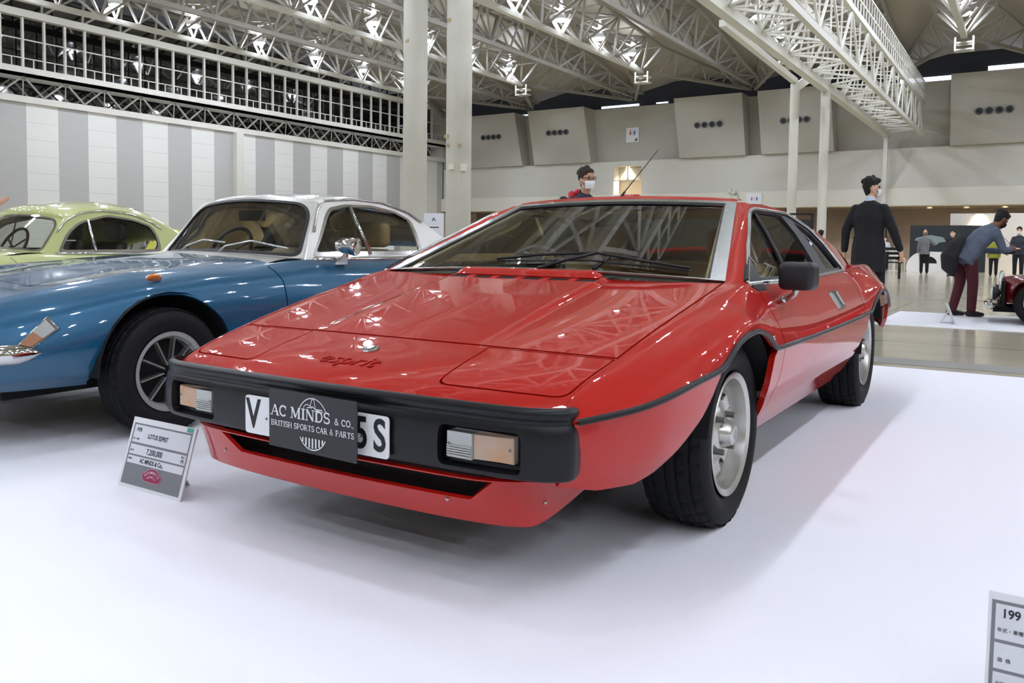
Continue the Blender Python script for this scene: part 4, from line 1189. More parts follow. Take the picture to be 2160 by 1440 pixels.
    # wells, floor
    for yc in (a0,a1):
        for sg in (1,-1):
            P=[]; mb=MB()
            for xi in (.42,track/2+w*.45): P.append([(sg*xi,yc+(arches[0][2]+.01)*cos(q_),arches[0][1]+(arches[0][2]+.01)*sin(q_)) for q_ in (pi*k/14 for k in range(15))])
            mb.grid(P); mb.add([(sg*.42,yc,arches[0][1])]+[p for p in P[0]],[(0,i,i+1) for i in range(1,15)])
            mb.build('wheel_well',M_under,root)
    MB().box(-.55,nose_y+.25,.22,.55,body_end-.25,.27).box(-.40,nose_y+.3,.27,.40,a0+.5,.5).build('floor_pan',M_under,root)
    MB().box(-.55,a0+1.1,.27,.55,a0+1.14,.78).box(-.6,a0+1.0,.72,.6,a0+1.35-.1,.78).build('dashboard',interior['dash'],root)
    MB().box(-.6,interior['shelf'],.70,.6,body_end-.35,.76).build('rear_shelf',interior['seatm'],root)
    for sx in (-.34,.34): 
        st=seat(root,sx,interior['seat_y'],.42,interior['seatm'],w=.46,back=interior.get('back',.42),lean=.25)
    steering(root,-.34,a0+1.28,.80,.19,interior['wheelm'])
    for yc in (a0,a1):
        for sg in (1,-1): wheel('wheel',('front' if yc==a0 else 'rear')+(' wheel on the mirror side' if sg>0 else ' wheel on the far side'),sg*track/2,yc,R_,R_,Rr,w,sg,rimf,parent=root)
    return WSf,door_o

# ---------------- blue coupe with a silver roof
M_blue=mat('blue_metallic','0A4C6E',.34,metal=.3,coat=1.0,noise=(600,'105C80',.5))
M_silver=mat('silver_roof','D4D4CC',.28,metal=.45,coat=.8)
PCEN[0]=Vector((0,.9,.35))
BX=-2.46
blue=thing('blue_sports_car','metallic blue classic coupe with a silver roof, left of the red car','car',(BX,0,0))
ys=[-1.12,-1.0,-.8,-.5,-.24,.1,.5,.8,1.5,2.2,2.7,3.05]
U=[[0]*12,
 [.20,.26,.32,.37,.40,.42,.43,.43,.43,.43,.42,.36],
 [.33,.42,.50,.565,.60,.62,.63,.635,.62,.61,.59,.52],
 [.42,.53,.62,.685,.715,.725,.72,.715,.71,.71,.69,.62],
 [.50,.61,.70,.765,.795,.795,.785,.78,.785,.79,.77,.69],
 [.53,.645,.735,.795,.825,.828,.82,.82,.82,.825,.80,.72],
 [.50,.61,.70,.765,.80,.80,.79,.79,.79,.80,.77,.69],
 [.42,.53,.62,.69,.72,.72,.72,.72,.72,.72,.70,.62]]
Z=[[.50,.59,.665,.72,.755,.79,.815,.83,.82,.80,.78,.68],
 [.49,.575,.645,.70,.738,.778,.80,.815,.80,.80,.775,.67],
 [.475,.565,.640,.705,.745,.765,.785,.80,.79,.79,.76,.65],
 [.44,.52,.595,.668,.712,.735,.752,.768,.765,.765,.73,.61],
 [.40,.47,.53,.60,.648,.665,.680,.690,.69,.69,.65,.55],
 [.36,.40,.43,.47,.52,.52,.52,.53,.53,.53,.50,.44],
 [.31,.325,.33,.335,.34,.34,.34,.34,.34,.34,.34,.33],
 [.275,.265,.262,.262,.255,.235,.22,.22,.22,.235,.26,.28]]
shb=Shell(ys,U,Z,([-1.12,-.8,-.4,0,.4,3.05],[.16,.09,.03,.05,.09,0]),4)
Gb=lambda y,z:(.665-.5*(z-.79))*(1 if y<1.7 else 1-.05*(y-1.7))
railb=[(.98,1.105),(1.10,1.14),(1.31,1.158),(1.52,1.150),(1.72,1.12),(1.88,1.075),(1.99,1.02),(2.15,.92),(2.32,.80)]
winb=[(.80,.80),(.89,.89),(1.02,1.04),(1.08,1.09),(1.22,1.115),(1.48,1.12),(1.70,1.09),(1.84,1.035),(1.855,.95),(1.84,.805)]
sideb=[(.735,.775),(.86,.94),(.93,1.04),(.98,1.105)]+railb[1:]+[(1.6,.77),(1.0,.765)]
roofc=pc([.9,1.1,1.3,1.6,1.9,2.15,2.35],[1.15,1.178,1.187,1.178,1.11,.985,.83])
WSb,doorb=classic(blue,shb,M_blue,M_silver,Gb,winb,((1.30,.81),(1.27,1.11)),sideb,((.625,.76,.795),(0,.60,.822),(.515,.965,1.11),(0,.90,1.148)),roofc,2.33,[(-.24,.30,.345),(2.20,.30,.34)],3.05,(.46,1.95),(-.60,.50,1.35),(-.24,2.20),(.290,.185,.16,1.47,wire_wheel_rim(.180,10,'spoke')),-1.12,
 dict(nf=4,drip=[(.88,.94),(.96,1.06),(1.06,1.13),(1.31,1.15),(1.60,1.14),(1.85,1.08),(1.95,1.02)],rail=railb,rearglass=(.62,.92),dash=M_dash,shelf=1.9,seatm=M_tan,seat_y=1.35,wheelm=M_trim,wr=.03,back=.40),belt_t=2.55)
def onb(y,z):
    s_=y
    for _ in range(6):
        t=shb.t_at(s_,z,1.0); p=shb(s_,t); s_+=y-p[1]
    return p
# chrome waist, mirror, lamps, bumper, wipers
for sg in (1,-1):
    MB().tube([(sg*(Gb(y,.785)+.010),y,.783) for y in (.79,1.2,1.6,1.86)],.014,8).build('waist_trim',M_chrome,blue,smooth=True)
mb=MB().lathe([(-.085,.0),(-.07,.035),(-.03,.055),(.03,.062),(.052,.060),(.055,.05),(.053,0)],24,c=(0,0,0),ax='x')
o=mb.build('door_mirror',M_chrome,doorb,smooth=True,angle=40); o.location=(.80,.95,.862); o.rotation_euler=(0,R(4),R(18)); o.scale=(1,1.0,.85); o['label']='chrome door mirror on a stalk'
MB().prism([(.735,.90,.757),(.735,.985,.757),(.775,.95,.82),(.775,.93,.82)],(.02,0,.0)).bar((.785,.94,.80),(.79,.945,.86),.02).build('mirror_stalk',M_chrome,doorb)
p=Vector(shb(-.26,3.15)); o=MB().lathe([(0,0),(0,.034),(.012,.032),(.022,.022),(.026,0)],24,ax='x').build('side_repeater',mat('amber_repeater','C96A10',.12,coat=1,trans=.2),blue,smooth=True,angle=50); o.location=(p.x-.004,p.y,p.z+.012); o.rotation_euler=(0,R(-35),0); o.scale=(1,1.15,.55); o['label']='round amber indicator on the wing'
for sg in (1,-1):
    # front corner lamp
    A=[onb(-.750,.571),onb(-.722,.520),onb(-.84,.440),onb(-.885,.455)]
    q=[Vector((sg*p[0],p[1],p[2]))+Vector((sg*.016,-.012,.004)) for p in A]
    q0=[Vector((sg*p[0],p[1],p[2])) for p in A]
    mb=MB().add(q0+q,[(4,5,6,7),(0,1,5,4),(1,2,6,5),(2,3,7,6),(3,0,4,7)]); lo=mb.build('corner_lamp',M_chrome,blue,bevel=.004); lo['label']='slanted chrome-cased front corner lamp'
    c=sum(q,Vector())/4; r=[c+(x-c)*.8+Vector((sg*.004,-.002,.001)) for x in q]; mid=[(r[0]+r[3])*.5,(r[1]+r[2])*.5]
    mb=MB(); mb.add([r[0],r[1],mid[1],mid[0]],[(0,1,2,3)]); mb.build('lamp_lens',M_clear,lo)
    mb=MB(); mb.add([mid[0],mid[1],r[2],r[3]],[(0,1,2,3)]); mb.build('indicator_lens',mat('smoky_amber','9C6A4C',.2,coat=1),lo)
    # chrome quarter bumper
    rows=[]
    for i in range(15):
        s_=-.80-.34*i/14; e=sqrt(max(0,1-((14-i)/14-.72)**2/.08)) if i<4 else 1
        e=min(1,sqrt(i/3.0)) if i<3 else 1
        base=Vector(shb(max(s_,-1.10),5.0)); zc=.415+.0*i; off=.012+.028*min(1,i/4)
        rows.append([(sg*(base.x+off*1.2*cos(a)*1.0-.01), base.y-.02*min(1,i/5), zc+.042*e*sin(a)+.012) for a in (-pi/2+pi*k/8 for k in range(9))])
    mb=MB().grid(rows); mb.build('quarter_bumper',M_chrome,blue,smooth=True)
MB().tube([Vector(WSb(.30,.0))+Vector((0,-.03,.0)),Vector(WSb(.33,.07))+Vector((0,-.02,.012)),Vector(WSb(.44,.16))+Vector((0,-.02,.016)),Vector(WSb(.60,.13))+Vector((0,-.015,.012))],.007,6).tube([Vector(WSb(.60,.0))+Vector((0,-.03,.0)),Vector(WSb(.62,.07))+Vector((0,-.02,.012)),Vector(WSb(.75,.17))+Vector((0,-.02,.016)),Vector(WSb(.94,.10))+Vector((0,-.015,.012))],.007,6).build('wiper',M_alu,blue,smooth=True)
MB().box(-.10,.92,1.01,.12,.94,1.075).build('rear_view_mirror',M_trim,blue)
# ---------------- yellow-green coupe behind
M_lime=mat('lime_paint','B7BE7C',.35,coat=1.0)
PCEN[0]=Vector((0,.9,.35))
yel=thing('lime_coupe','pale yellow-green rounded vintage coupe behind the bonnet of the blue car','car',(-5.55,.20,0))
shy=Shell([y+.0 for y in ys],U,[[z+(-.02) for z in r] for r in Z],([-1.12,-.8,-.4,0,.4,3.05],[.16,.09,.03,.05,.09,0]),4)
Gy=lambda y,z:(.68-.45*(z-.78))*(1 if y<1.7 else 1-.05*(y-1.7))
raily=[(1.0,1.045),(1.15,1.11),(1.35,1.14),(1.55,1.13),(1.75,1.08),(1.95,1.0),(2.15,.88),(2.30,.78)]
winy=[(.86,.77),(.98,.93),(1.10,1.02),(1.38,1.09),(1.62,1.06),(1.79,1.0),(1.83,.90),(1.82,.775)]
sidey=[(.74,.755),(.86,.91),(.94,.99),(1.0,1.045)]+raily[1:]+[(1.6,.75),(1.0,.75)]
WSy,doory=classic(yel,shy,M_lime,M_lime,Gy,winy,((1.19,.785),(1.19,1.04)),sidey,((.63,.78,.775),(0,.62,.80),(.52,1.0,1.045),(0,.93,1.09)),pc([.9,1.1,1.45,1.7,1.95,2.15,2.35],[1.11,1.17,1.215,1.205,1.13,1.0,.82]),2.31,[(-.24,.30,.345),(2.05,.30,.34)],3.0,(.52,1.9),(-.60,.50,1.35),(-.24,2.05),(.300,.185,.16,1.40,wire_wheel_rim(.190,10,'disc')),-1.12,
 dict(nf=4,drip=[(.90,.93),(1.0,1.03),(1.15,1.095),(1.35,1.12),(1.6,1.10),(1.80,1.03),(1.88,.97)],rail=raily,rearglass=(.60,.88),dash=M_dash,shelf=1.75,seatm=M_trim,seat_y=1.25,wheelm=mat('wood_rim','6A4A28',.4),wr=.05,back=.42,chrome_ring=True),belt_t=2.55)
for sg in (1,-1): MB().tube([(sg*(Gy(y,.765)+.008),y,.764) for y in (.84,1.2,1.6,1.84)],.010,8).build('waist_trim',M_chrome,yel,smooth=True)
# ---------------- bright yellow low coupe seen through the blue car's screen
def tree_copy(o,parent=None):
    c=o.copy(); COL.objects.link(c); c.parent=parent
    for ch in list(o.children): tree_copy(ch,c)
    return c
far=tree_copy(yel); far.location=(-10.6,4.6,0); far.scale=(1,1,.88); far.name='yellow_coupe'
far['label']='bright lemon yellow low coupe seen through the windscreen of the blue car'
M_lemon=mat('lemon_paint','D6D632',.3,coat=1.0)
for ch in far.children_recursive:
    if ch.type=='MESH' and ch.data.materials and ch.data.materials[0]==M_lime:
        ch.data=ch.data.copy(); ch.data.materials[0]=M_lemon
# ================================================================ SIGNS ON THE STAND
def ribbon(mb, pts, w, z=0, closed=False):
    P=[Vector((p[0],p[1],0)) for p in pts]; n=len(P); L=[];Rr=[]
    for i in range(n):
        if closed: d=P[(i+1)%n]-P[i-1]
        else: d=P[min(i+1,n-1)]-P[max(i-1,0)]
        d.normalize(); q=Vector((-d.y,d.x,0))*w/2; L.append(P[i]+q+Vector((0,0,z))); Rr.append(P[i]-q+Vector((0,0,z)))
    v=L+Rr; f=[(i+n,(i+1)%n+n,(i+1)%n,i) for i in range(n if closed else n-1)]
    mb.add([tuple(p) for p in v],f)
def arc(cx,cy_,rx,ry,a,b,n=16): return [(cx+rx*cos(R(a+(b-a)*i/n)),cy_+ry*sin(R(a+(b-a)*i/n))) for i in range(n+1)]
T_,t_w=.19,.085
def _s(x,y,w=.30): return ([(x-w/2,y),(x+w/2,y)],.075)
SER={
'A':(.92,[([(.08,0),(.46,1)],t_w),([(.46,1),(.80,0)],T_),([(.2,.33),(.66,.33)],t_w),_s(.08,.04),_s(.80,.04,.36)]),
'C':(.88,[(arc(.46,.5,.36,.45,42,318,24),.15),([(.77,.62),(.77,.98)],.075)]),
'M':(1.14,[([(.16,0),(.16,1)],t_w),([(.20,1),(.56,.1)],T_),([(.56,.1),(.92,1)],t_w),([(.94,1),(.94,0)],T_),_s(.14,.04),_s(.12,.96,.24),_s(.96,.04,.36),_s(1.0,.96,.24)]),
'I':(.50,[([(.25,0),(.25,1)],T_),_s(.25,.04,.38),_s(.25,.96,.38)]),
'N':(.98,[([(.16,0),(.16,1)],t_w),([(.18,.98),(.80,.04)],T_),([(.82,0),(.82,1)],t_w),_s(.16,.04,.28),_s(.12,.96,.24),_s(.82,.96,.28)]),
'D':(.92,[([(.2,0),(.2,1)],T_),([(.2,.96)]+arc(.40,.5,.40,.46,90,-90,18)+[(.2,.04)],.13),_s(.16,.04,.26),_s(.16,.96,.26)]),
'S':(.74,[(arc(.37,.72,.25,.23,40,250,14)+arc(.37,.27,.27,.23,70,-140,16),.14),([(.60,.70),(.60,.97)],.07),([(.11,.03),(.11,.32)],.07)]),
'&':(.98,[([(.86,.02),(.30,.62)]+arc(.42,.80,.16,.16,200,-30,12)+[(.50,.60),(.26,.46)]+arc(.36,.24,.25,.2,130,330,14)+[(.78,.50)],.11)]),
'O':(.96,[(arc(.48,.5,.36,.45,0,360,30),.15)]),
'.':(.3,[([(.08,.06),(.22,.06)],.13)]),
',':(.3,[([(.08,.06),(.22,.06)],.13),([(.18,.04),(.08,-.16)],.06)]),
'B':(.86,[([(.2,0),(.2,1)],T_),([(.2,.96)]+arc(.42,.74,.24,.22,90,-90,12)+[(.2,.52)],.11),([(.2,.52)]+arc(.44,.28,.28,.24,90,-90,12)+[(.2,.04)],.12),_s(.16,.04,.26),_s(.16,.96,.26)]),
'R':(.94,[([(.2,0),(.2,1)],T_),([(.2,.96)]+arc(.44,.73,.24,.23,90,-90,12)+[(.2,.50)],.11),([(.46,.5),(.78,.03)],T_),_s(.2,.04,.34),_s(.16,.96,.26),_s(.82,.04,.22)]),
'P':(.84,[([(.2,0),(.2,1)],T_),([(.2,.96)]+arc(.44,.70,.26,.26,90,-90,12)+[(.2,.44)],.11),_s(.2,.04,.36),_s(.16,.96,.26)]),
'T':(.86,[([(.43,0),(.43,1)],T_),([(.06,.96),(.80,.96)],.08),([(.07,.98),(.07,.72)],.06),([(.79,.98),(.79,.72)],.06),_s(.43,.04,.36)]),
'H':(1.0,[([(.2,0),(.2,1)],T_),([(.8,0),(.8,1)],T_),([(.2,.5),(.8,.5)],t_w),_s(.2,.04,.34),_s(.2,.96,.34),_s(.8,.04,.34),_s(.8,.96,.34)]),
' ':(.42,[])}
def serif(s,h,m,parent,M,width=None,name='serif_lettering'):
    mb=MB(); x=0; tot=sum(SER[c][0] for c in s)
    k=(width/(tot*h)) if width else 1
    for c in s:
        w,st=SER[c]
        for i,(p,t) in enumerate(st): 
            sub=MB(); ribbon(sub,p,t,z=.00012*i/h); 
            mb.add([((a[0]+x)*h*k,a[1]*h,a[2]*h+.0003) for a in sub.v],sub.f)
        x+=w
    # front faces towards +z
    f2=[]
    for f in mb.f: f2.append(f)
    mb.f=f2
    mb.v=[tuple(M@Vector(p)) for p in mb.v]
    return mb.build(name,m,parent)
M_signblk=mat('sign_black','1B1D20',.22,spec=.5)
M_signwh=mat('sign_print','D9DADA',.5)
sg_=thing('dealer_sign','black dealer sign with white lettering and round emblem, standing in front of the number plate','sign',(.041,-1.050,.409))
pl_=MB().prism([(-.161,0,-.077),(.161,0,-.081),(.161,0,.079),(-.161,0,.079)],(0,.003,0)).build('plate',M_signblk,sg_)
MB().bar((-.1,.004,.0),(-.1,.014,-.0),.01).bar((.12,.004,.0),(.12,.014,-.0),.01).build('clip',M_under,sg_)
F=lambda x,z: frame((x,-.0006,z),(1,0,0),(0,0,1))
serif('AC MINDS',.030,M_signwh,sg_,F(-.153,.012-.003),.222)
serif('& CO.,',.017,M_signwh,sg_,F(.083,.010),.068)
serif('BRITISH SPORTS CAR & PARTS',.0155,M_signwh,sg_,F(-.153,-.019),.305)
mb=MB(); c=(.005,-.004)
ribbon(mb,arc(c[0],c[1],.055,.064,212,328,30),.0030)
for k in range(9):
    x=-.048+.012*k; y0=-.036; y1=-sqrt(max(0,1-(x/.055)**2))*.060; 
    if y1<y0: ribbon(mb,[(c[0]+x,c[1]+y0+.003),(c[0]+x,c[1]+y1)],.0055)
Mx=F(0,0); mb.v=[tuple(Mx@(Vector(p)+Vector((0,0,.0004)))) for p in mb.v]; mb.build('emblem_base',M_signwh,sg_)
mb=MB(); ribbon(mb,arc(c[0],c[1]+.004,.058,.070,32,148,30),.0026)
c=(c[0],c[1]+.016)
ribbon(mb,[(c[0]-.008,c[1]+.036),(c[0]-.003,c[1]+.055),(c[0]+.005,c[1]+.055),(c[0]+.010,c[1]+.034)],.0022)
ribbon(mb,arc(c[0]-.018,c[1]+.030,.014,.010,0,180,10)+[(c[0]-.034,c[1]+.026)],.002)
ribbon(mb,[(c[0]-.020,c[1]+.031),(c[0]+.0,c[1]+.036),(c[0]+.012,c[1]+.030),(c[0]+.034,c[1]+.030),(c[0]+.038,c[1]+.025),(c[0]+.018,c[1]+.023)],.003)
Mx=F(0,0); mb.v=[tuple(Mx@(Vector(p)+Vector((0,0,.0004)))) for p in mb.v]
mb.build('emblem',M_signwh,sg_)
# ---- price cards
M_cardw=mat('card_white','DEDFE2',.35); M_cardg=mat('card_grey','77797D',.5); M_cardp=mat('card_panel','D3D5DA',.5); M_ink=mat('card_ink','20252C',.5)
M_maroon=mat('card_maroon','8E2347',.5); M_green=mat('card_green','4DA88F',.4); M_pinkw=mat('card_pink_line','D9B7C4',.5)
def price_card(label,loc,rz,rows,logo=True,tilt=17,cat='sign'):
    t=thing('price_card',label,cat,loc,rz)
    W_,H_=.354,.248; a=R(tilt)
    up=Vector((0,sin(a),cos(a))); nrm=Vector((0,-cos(a),sin(a))); o=Vector((-W_/2,0,0))
    def F(x,z,d=.0): p=o+Vector((x,0,0))+up*z+nrm*d; return frame(p,(1,0,0),up)
    def rect(mb,x0,z0,x1,z1,d): 
        q=[o+Vector((x,0,0))+up*z+nrm*d for x,z in ((x0,z0),(x1,z0),(x1,z1),(x0,z1))]; mb.add([tuple(p) for p in q],[(0,1,2,3)])
    q=[o+Vector((x,0,0))+up*z for x,z in ((0,0),(W_,0),(W_,H_),(0,H_))]
    MB().prism(q,tuple(-nrm*.006)).build('board',M_cardw,t)
    mb=MB(); mb.bar(o+Vector((W_/2,0,0))+up*.16-nrm*.006,o+Vector((W_/2,.14,.0)),.09,.004); mb.build('support',M_cardw,t)
    mb=MB(); mm=rows.get('m',(.012,.020)); rect(mb,mm[0],.012,W_-.014,H_-mm[1],.0006); mb.build('grey_field',M_cardg,t)
    mb=MB()
    for z0,z1 in rows['panels']: rect(mb,.020 if 'm' not in rows else .0125,z0,W_-.020,z1,.0010)
    mb.build('label_field',M_cardp,t)
    for s,x,z,h,sx in rows['text']:
        text(s,h,M_ink,t,F(x,z,.0014),'lettering',.0002,sx=sx,bold=.0005 if h>.012 else 0)
    if rows.get('green'): mb=MB(); rect(mb,W_-.048,H_-.017,W_-.014,H_-.003,.0012); mb.build('green_tab',M_green,t)
    if logo:
        sh=[(-.052,-.012),(-.048,-.020),(-.03,-.024),(.03,-.024),(.048,-.020),(.052,-.012),(.056,.002),(.044,.006),(.030,.018),(.012,.024),(-.012,.024),(-.030,.018),(-.044,.006),(-.056,.002)]
        Mq=F(W_/2+.002,.058,.0012)
        MB().prism([tuple(Mq@Vector((x,y,0))) for x,y in sh],tuple(nrm*.0004)).build('logo_shield',M_maroon,t)
        mb=MB(); ribbon(mb,[(x*.96,y*.96) for x,y in sh],.0014,closed=True); mb.v=[tuple(Mq@(Vector(p)+Vector((0,0,.0008)))) for p in mb.v]; mb.build('logo_outline',M_pinkw,t)
        for i,ch in enumerate('AUTOMOBILE'):
            an=R(118-56*i/9*1.0-0); an=R(90+38-76*i/9); r=.060
            p=(r*cos(an),r*sin(an)-.049); Mr=Mq@Matrix.Translation((p[0],p[1],.0010))@Matrix.Rotation(an-pi/2,4,'Z')
            text(ch,.0125,M_pinkw,t,Mr,'logo_letter',.0001,bold=.0002)
        for i,ch in enumerate('COUNCIL'):
            an=R(90+30-60*i/6); r=.045; p=(r*cos(an),r*sin(an)-.049); Mr=Mq@Matrix.Translation((p[0],p[1],.0010))@Matrix.Rotation(an-pi/2,4,'Z')
            text(ch,.0105,M_pinkw,t,Mr,'logo_letter',.0001,bold=.0002)
    return t
rowsA=dict(green=True,panels=[(.160,.222),(.118,.152),(.086,.112)],
 text=[('1978',.048,.205,.019,.8),('LOTUS ESPRIT',.162,.188,.023,.80),('7,200,000',.162,.134,.028,.82),('AC MINDS & Co.,',.158,.099,.022,.80),
 ('年式・車種',.040,.172,.0075,1),('価  格',.034,.131,.0075,1),('出展者',.034,.101,.0075,1),('税込',.318,.143,.009,1),('円',.318,.128,.015,1)])
price_card('price card reading 7,200,000 on the white carpet by the red car',(-.939,-.865,.006),0,rowsA)
rowsB=dict(m=(.006,.014),panels=[(.164,.228),(.112,.158),(.072,.106)],
 text=[('199',.0375,.211,.0225,.92),('年式・車種',.037,.181,.0085,1),('価  格',.029,.128,.0085,1),('出展者',.029,.086,.0085,1)])
price_card('large white and grey card at the bottom right corner, only its left edge showing',(1.578+.177,-.865,.006),0,rowsB,logo=False)
c_=price_card('small white card seen edge-on by the bending man\'s feet',(.86,8.45,.006),R(100),dict(panels=[(.160,.222),(.118,.152),(.086,.112)],text=[]),logo=False,tilt=20)
# ---- hall signs
M_sgn=mat('sign_white','ECEDEF',.5); M_redp=mat('print_red','C23A3E',.5); M_bluep=mat('print_blue','2A5FC0',.5)
def pictogram(mb,cx,z,s,skirt,y):
    mb.add([(cx+s*.16*cos(a),y,z+s*.42+s*.16*sin(a)) for a in (2*pi*k/14 for k in range(14))],[tuple(range(14))[::-1]])
    P=[(-.12,.22),(.12,.22),(.30,-.25),(.1,-.25),(.1,-.55),(-.1,-.55),(-.1,-.25),(-.30,-.25)] if skirt else [(-.26,.22),(.26,.22),(.26,-.15),(.14,-.15),(.14,-.55),(-.14,-.55),(-.14,-.15),(-.26,-.15)]
    mb.add([(cx+a*s,y,z+b*s) for a,b in P],[tuple(range(8))[::-1]])
def wc_sign(label,x,y,z,w,h,arrow):
    t=thing('toilet_sign',label,'sign',(x,y,z))
    MB().box(-w/2,-.02,-h/2,w/2,.02,h/2).build('board',M_sgn,t)
    s=.42*min(w,h)
    zz=h*.14 if arrow else 0
    mb=MB(); pictogram(mb,-w*.16,zz,s*.8,True,-.024); mb.build('woman_symbol',M_redp,t)
    mb=MB(); pictogram(mb,w*.16,zz,s*.8,False,-.024); mb.build('man_symbol',M_bluep,t)
    MB().box(-.008,-.024,zz-s*.45,.008,-.022,zz+s*.5).build('divider_line',M_redp,t)
    if arrow: MB().add([(w*.38,-.024,-h*.42),(w*.38,-.024,-h*.2),(w*.12,-.024,-h*.42)],[(0,1,2)]).build('arrow_mark',M_ink,t)
wc_sign('square toilet sign with an arrow, high on the concrete wall',-20.71,48.77,7.92,.88,.94,True)
wc_sign('toilet sign on the cream fascia just right of the camera housing',-12.44,47.72,3.56,.92,.62,False)
# lit opening and red sign below
t=thing('hall_sign','red and white sign reading HALL under the lit opening','sign',(-20.7,47.70,3.78))
MB().box(-1.02,-.03,-.20,1.02,.03,.20).build('board',M_sgn,t); MB().box(-.1,-.035,-.02,1.02,-.03,.20).build('red_band',M_redp,t)
text('HALL',.22,M_sgn,t,frame((.35,-.037,.09),(1,0,0),(0,0,1)),'lettering',.002)
t=MB().box(-24,49.02,3.7,-18,49.1,6.0).build('window_3',mat('warm_lobby','C4B49C',.7)); t['kind']='structure'
t=MB().box(-20.71,48.0,3.98,-20.63,48.08,5.85).box(-21.65,48.0,4.9,-19.7,48.05,4.96).build('trim_31',M_cream); t['kind']='structure'
M_warm=mat('warm_lamp','FFF1D8',.4,emit='FFEBCB',es=30)
def downlight(x,y,z,label,P=60,grp=None):
    t=thing('downlight',label,'lamp',(x,y,z),0,grp)
    MB().lathe([(0,.0),(0,.12)],16,ax='z').build('lens',M_warm,t)
    MB().lathe([(-.02,.12),(-.02,.16),(.02,.16),(.02,.12)],16,ax='z').build('rim',M_cream,t,smooth=True,angle=40)
    l=bpy.data.lights.new('downlight_beam','SPOT'); l.energy=P*6; l.color=(1,.86,.68); l.spot_size=R(110); l.spot_blend=.6; l.shadow_soft_size=.12
    o=bpy.data.objects.new('beam',l); COL.objects.link(o); o.parent=t; o.location=(0,0,-.06)
    return t
downlight(-20.95,48.7,5.82,'small lit downlight in the opening above the red HALL sign')
for x in (-32.2,-30.0,-27.5,-24,-20,-16,-11,-7.4,-3.5,-1.7,.1,2.5): downlight(x,50.6,3.02,'lit downlight in the soffit under the cream fascia',60,'downlights under the cream fascia')
# ================================================================ FAR THINGS
# camera housing on the fascia
t=thing('security_camera','white camera housing on the fascia left of the small toilet sign','camera',(-13.6,47.62,3.95))
MB().box(-.12,-.25,-.1,.12,.1,.1).build('housing',M_steelw,t,bevel=.03); MB().box(-.2,-.1,-.42,.2,.1,-.16).bar((0,0,-.2),(0,0,0),.1).build('base',M_steelw,t); MB().box(-.35,-.16,.0,-.15,.0,.2).build('spotlight',M_steelw,t)
# dark display cabinet behind the red car's roof
t=thing('display_cabinet','dark open-frame display cabinet with lit yellowish panels, left of the black-coated man','cabinet',(-3.75,20.6,0),R(14))
mb=MB()
for x in (-.4,.4):
    for y in (-.25,.25): mb.bar((x,y,0),(x,y,1.72),.05)
for z in (.06,1.2,1.7):
    for y in (-.25,.25): mb.bar((-.4,y,z),(.4,y,z),.04)
    for x in (-.4,.4): mb.bar((x,-.25,z),(x,.25,z),.04)
mb.build('frame',M_black,t); MB().box(-.38,-.22,.05,.38,.22,1.55).build('body',mat('cab_dark','2B2C31',.4),t)
for x in (-.2,.12): MB().box(x-.08,-.24,.95,x+.10,-.225,1.42).build('lit_panel',mat('cab_panel','B9A468',.4,emit='C9A95A',es=.35),t)
# booth
t=thing('booth_wall','dark grey booth wall with a pale car picture, behind the grey-suited man','partition',(-1.15,31.0,0))
MB().box(-1.05,0,0,1.3,.1,1.62).build('panel',mat('booth_dark','2B3136',.5),t)
mb=MB(); mb.add([(-.9,-.01,1.08),(-.2,-.01,1.0),(0.1,-.01,1.05),(.0,-.01,1.2),(-.4,-.01,1.28),(-.85,-.01,1.18)],[tuple(range(6))]); mb.build('picture',mat('booth_pic','8C9A98',.5),t)
t=thing('booth_wall','long white booth wall with warm light, behind the booth staff at the right edge','partition',(2.2,31.6,0))
MB().box(-3.2,0,0,2.6,.1,2.05).build('panel',mat('booth_white','EAE4DA',.6),t); MB().box(-.55,-.03,.7,-.05,0,1.25).build('red_square',M_redp,t)
for x in (-2.3,.6): downlight(x+2.2,31.52,2.03,'small warm lamp in front of the white booth wall',25,'lamps of the white booth')
t=thing('curved_counter','white curved counter with an arched opening in front of the dark booth wall','counter',(-1.45,29.6,0))
pts=[(-.62,0),(.95,0),(.95,.68),(.0,.70)]+[(-.05+.55*cos(R(a))-.05,.12+.58*sin(R(a))) for a in range(90,181,9)]
hole=[(.02+.26*cos(R(a)),.32+.22*sin(R(a))) for a in range(0,360,20)]
o=panel('front',lambda a,b:(a,-.3,b),pts,mat('counter_white','F2F1EE',.4),t,holes=[hole],d=.15,edge=.2)
MB().box(-.55,-.28,.02,.9,-.05,.30).build('plinth',MATS['counter_white'],t)
MB().box(-.4,-.12,.1,.6,-.08,.6).build('opening_back',M_black,t)
# black iron bench
t=thing('iron_bench','black wrought-iron bench beside the hand of the black-coated man','bench',(-1.9,22.6,0),R(8))
mb=MB()
for x in (-.42,.42):
    mb.tube([(x,-.3,0),(x,-.22,.12),(x,-.30,.28),(x,-.25,.42),(x,.2,.42),(x,.16,.2),(x,.28,0)],.03,6).tube([(x,.2,.42),(x,.28,.7),(x,.35,.85)],.03,6).tube([(x,-.25,.42),(x,-.3,.6),(x,.24,.62)],.025,6)
mb.build('frame',M_black,t,smooth=True)
mb=MB()
for y in (-.22,-.08,.06,.18): mb.box(-.5,y-.04,.42,.5,y+.04,.45)
for z in (.55,.68,.8): mb.box(-.5,.22+.12*(z-.4),z-.04,.5,.25+.12*(z-.4),z+.04)
mb.build('slats',M_black,t)
t=thing('light_stand','thin white pole standing by the woman with the blue scarf','pole',(-2.55,30,0)); MB().tube([(0,0,0),(0,0,1.55)],.03,6).lathe([(0,0),(0,.2),(.02,.2),(.02,0)],16,ax='z').build('pole',M_steelw,t)
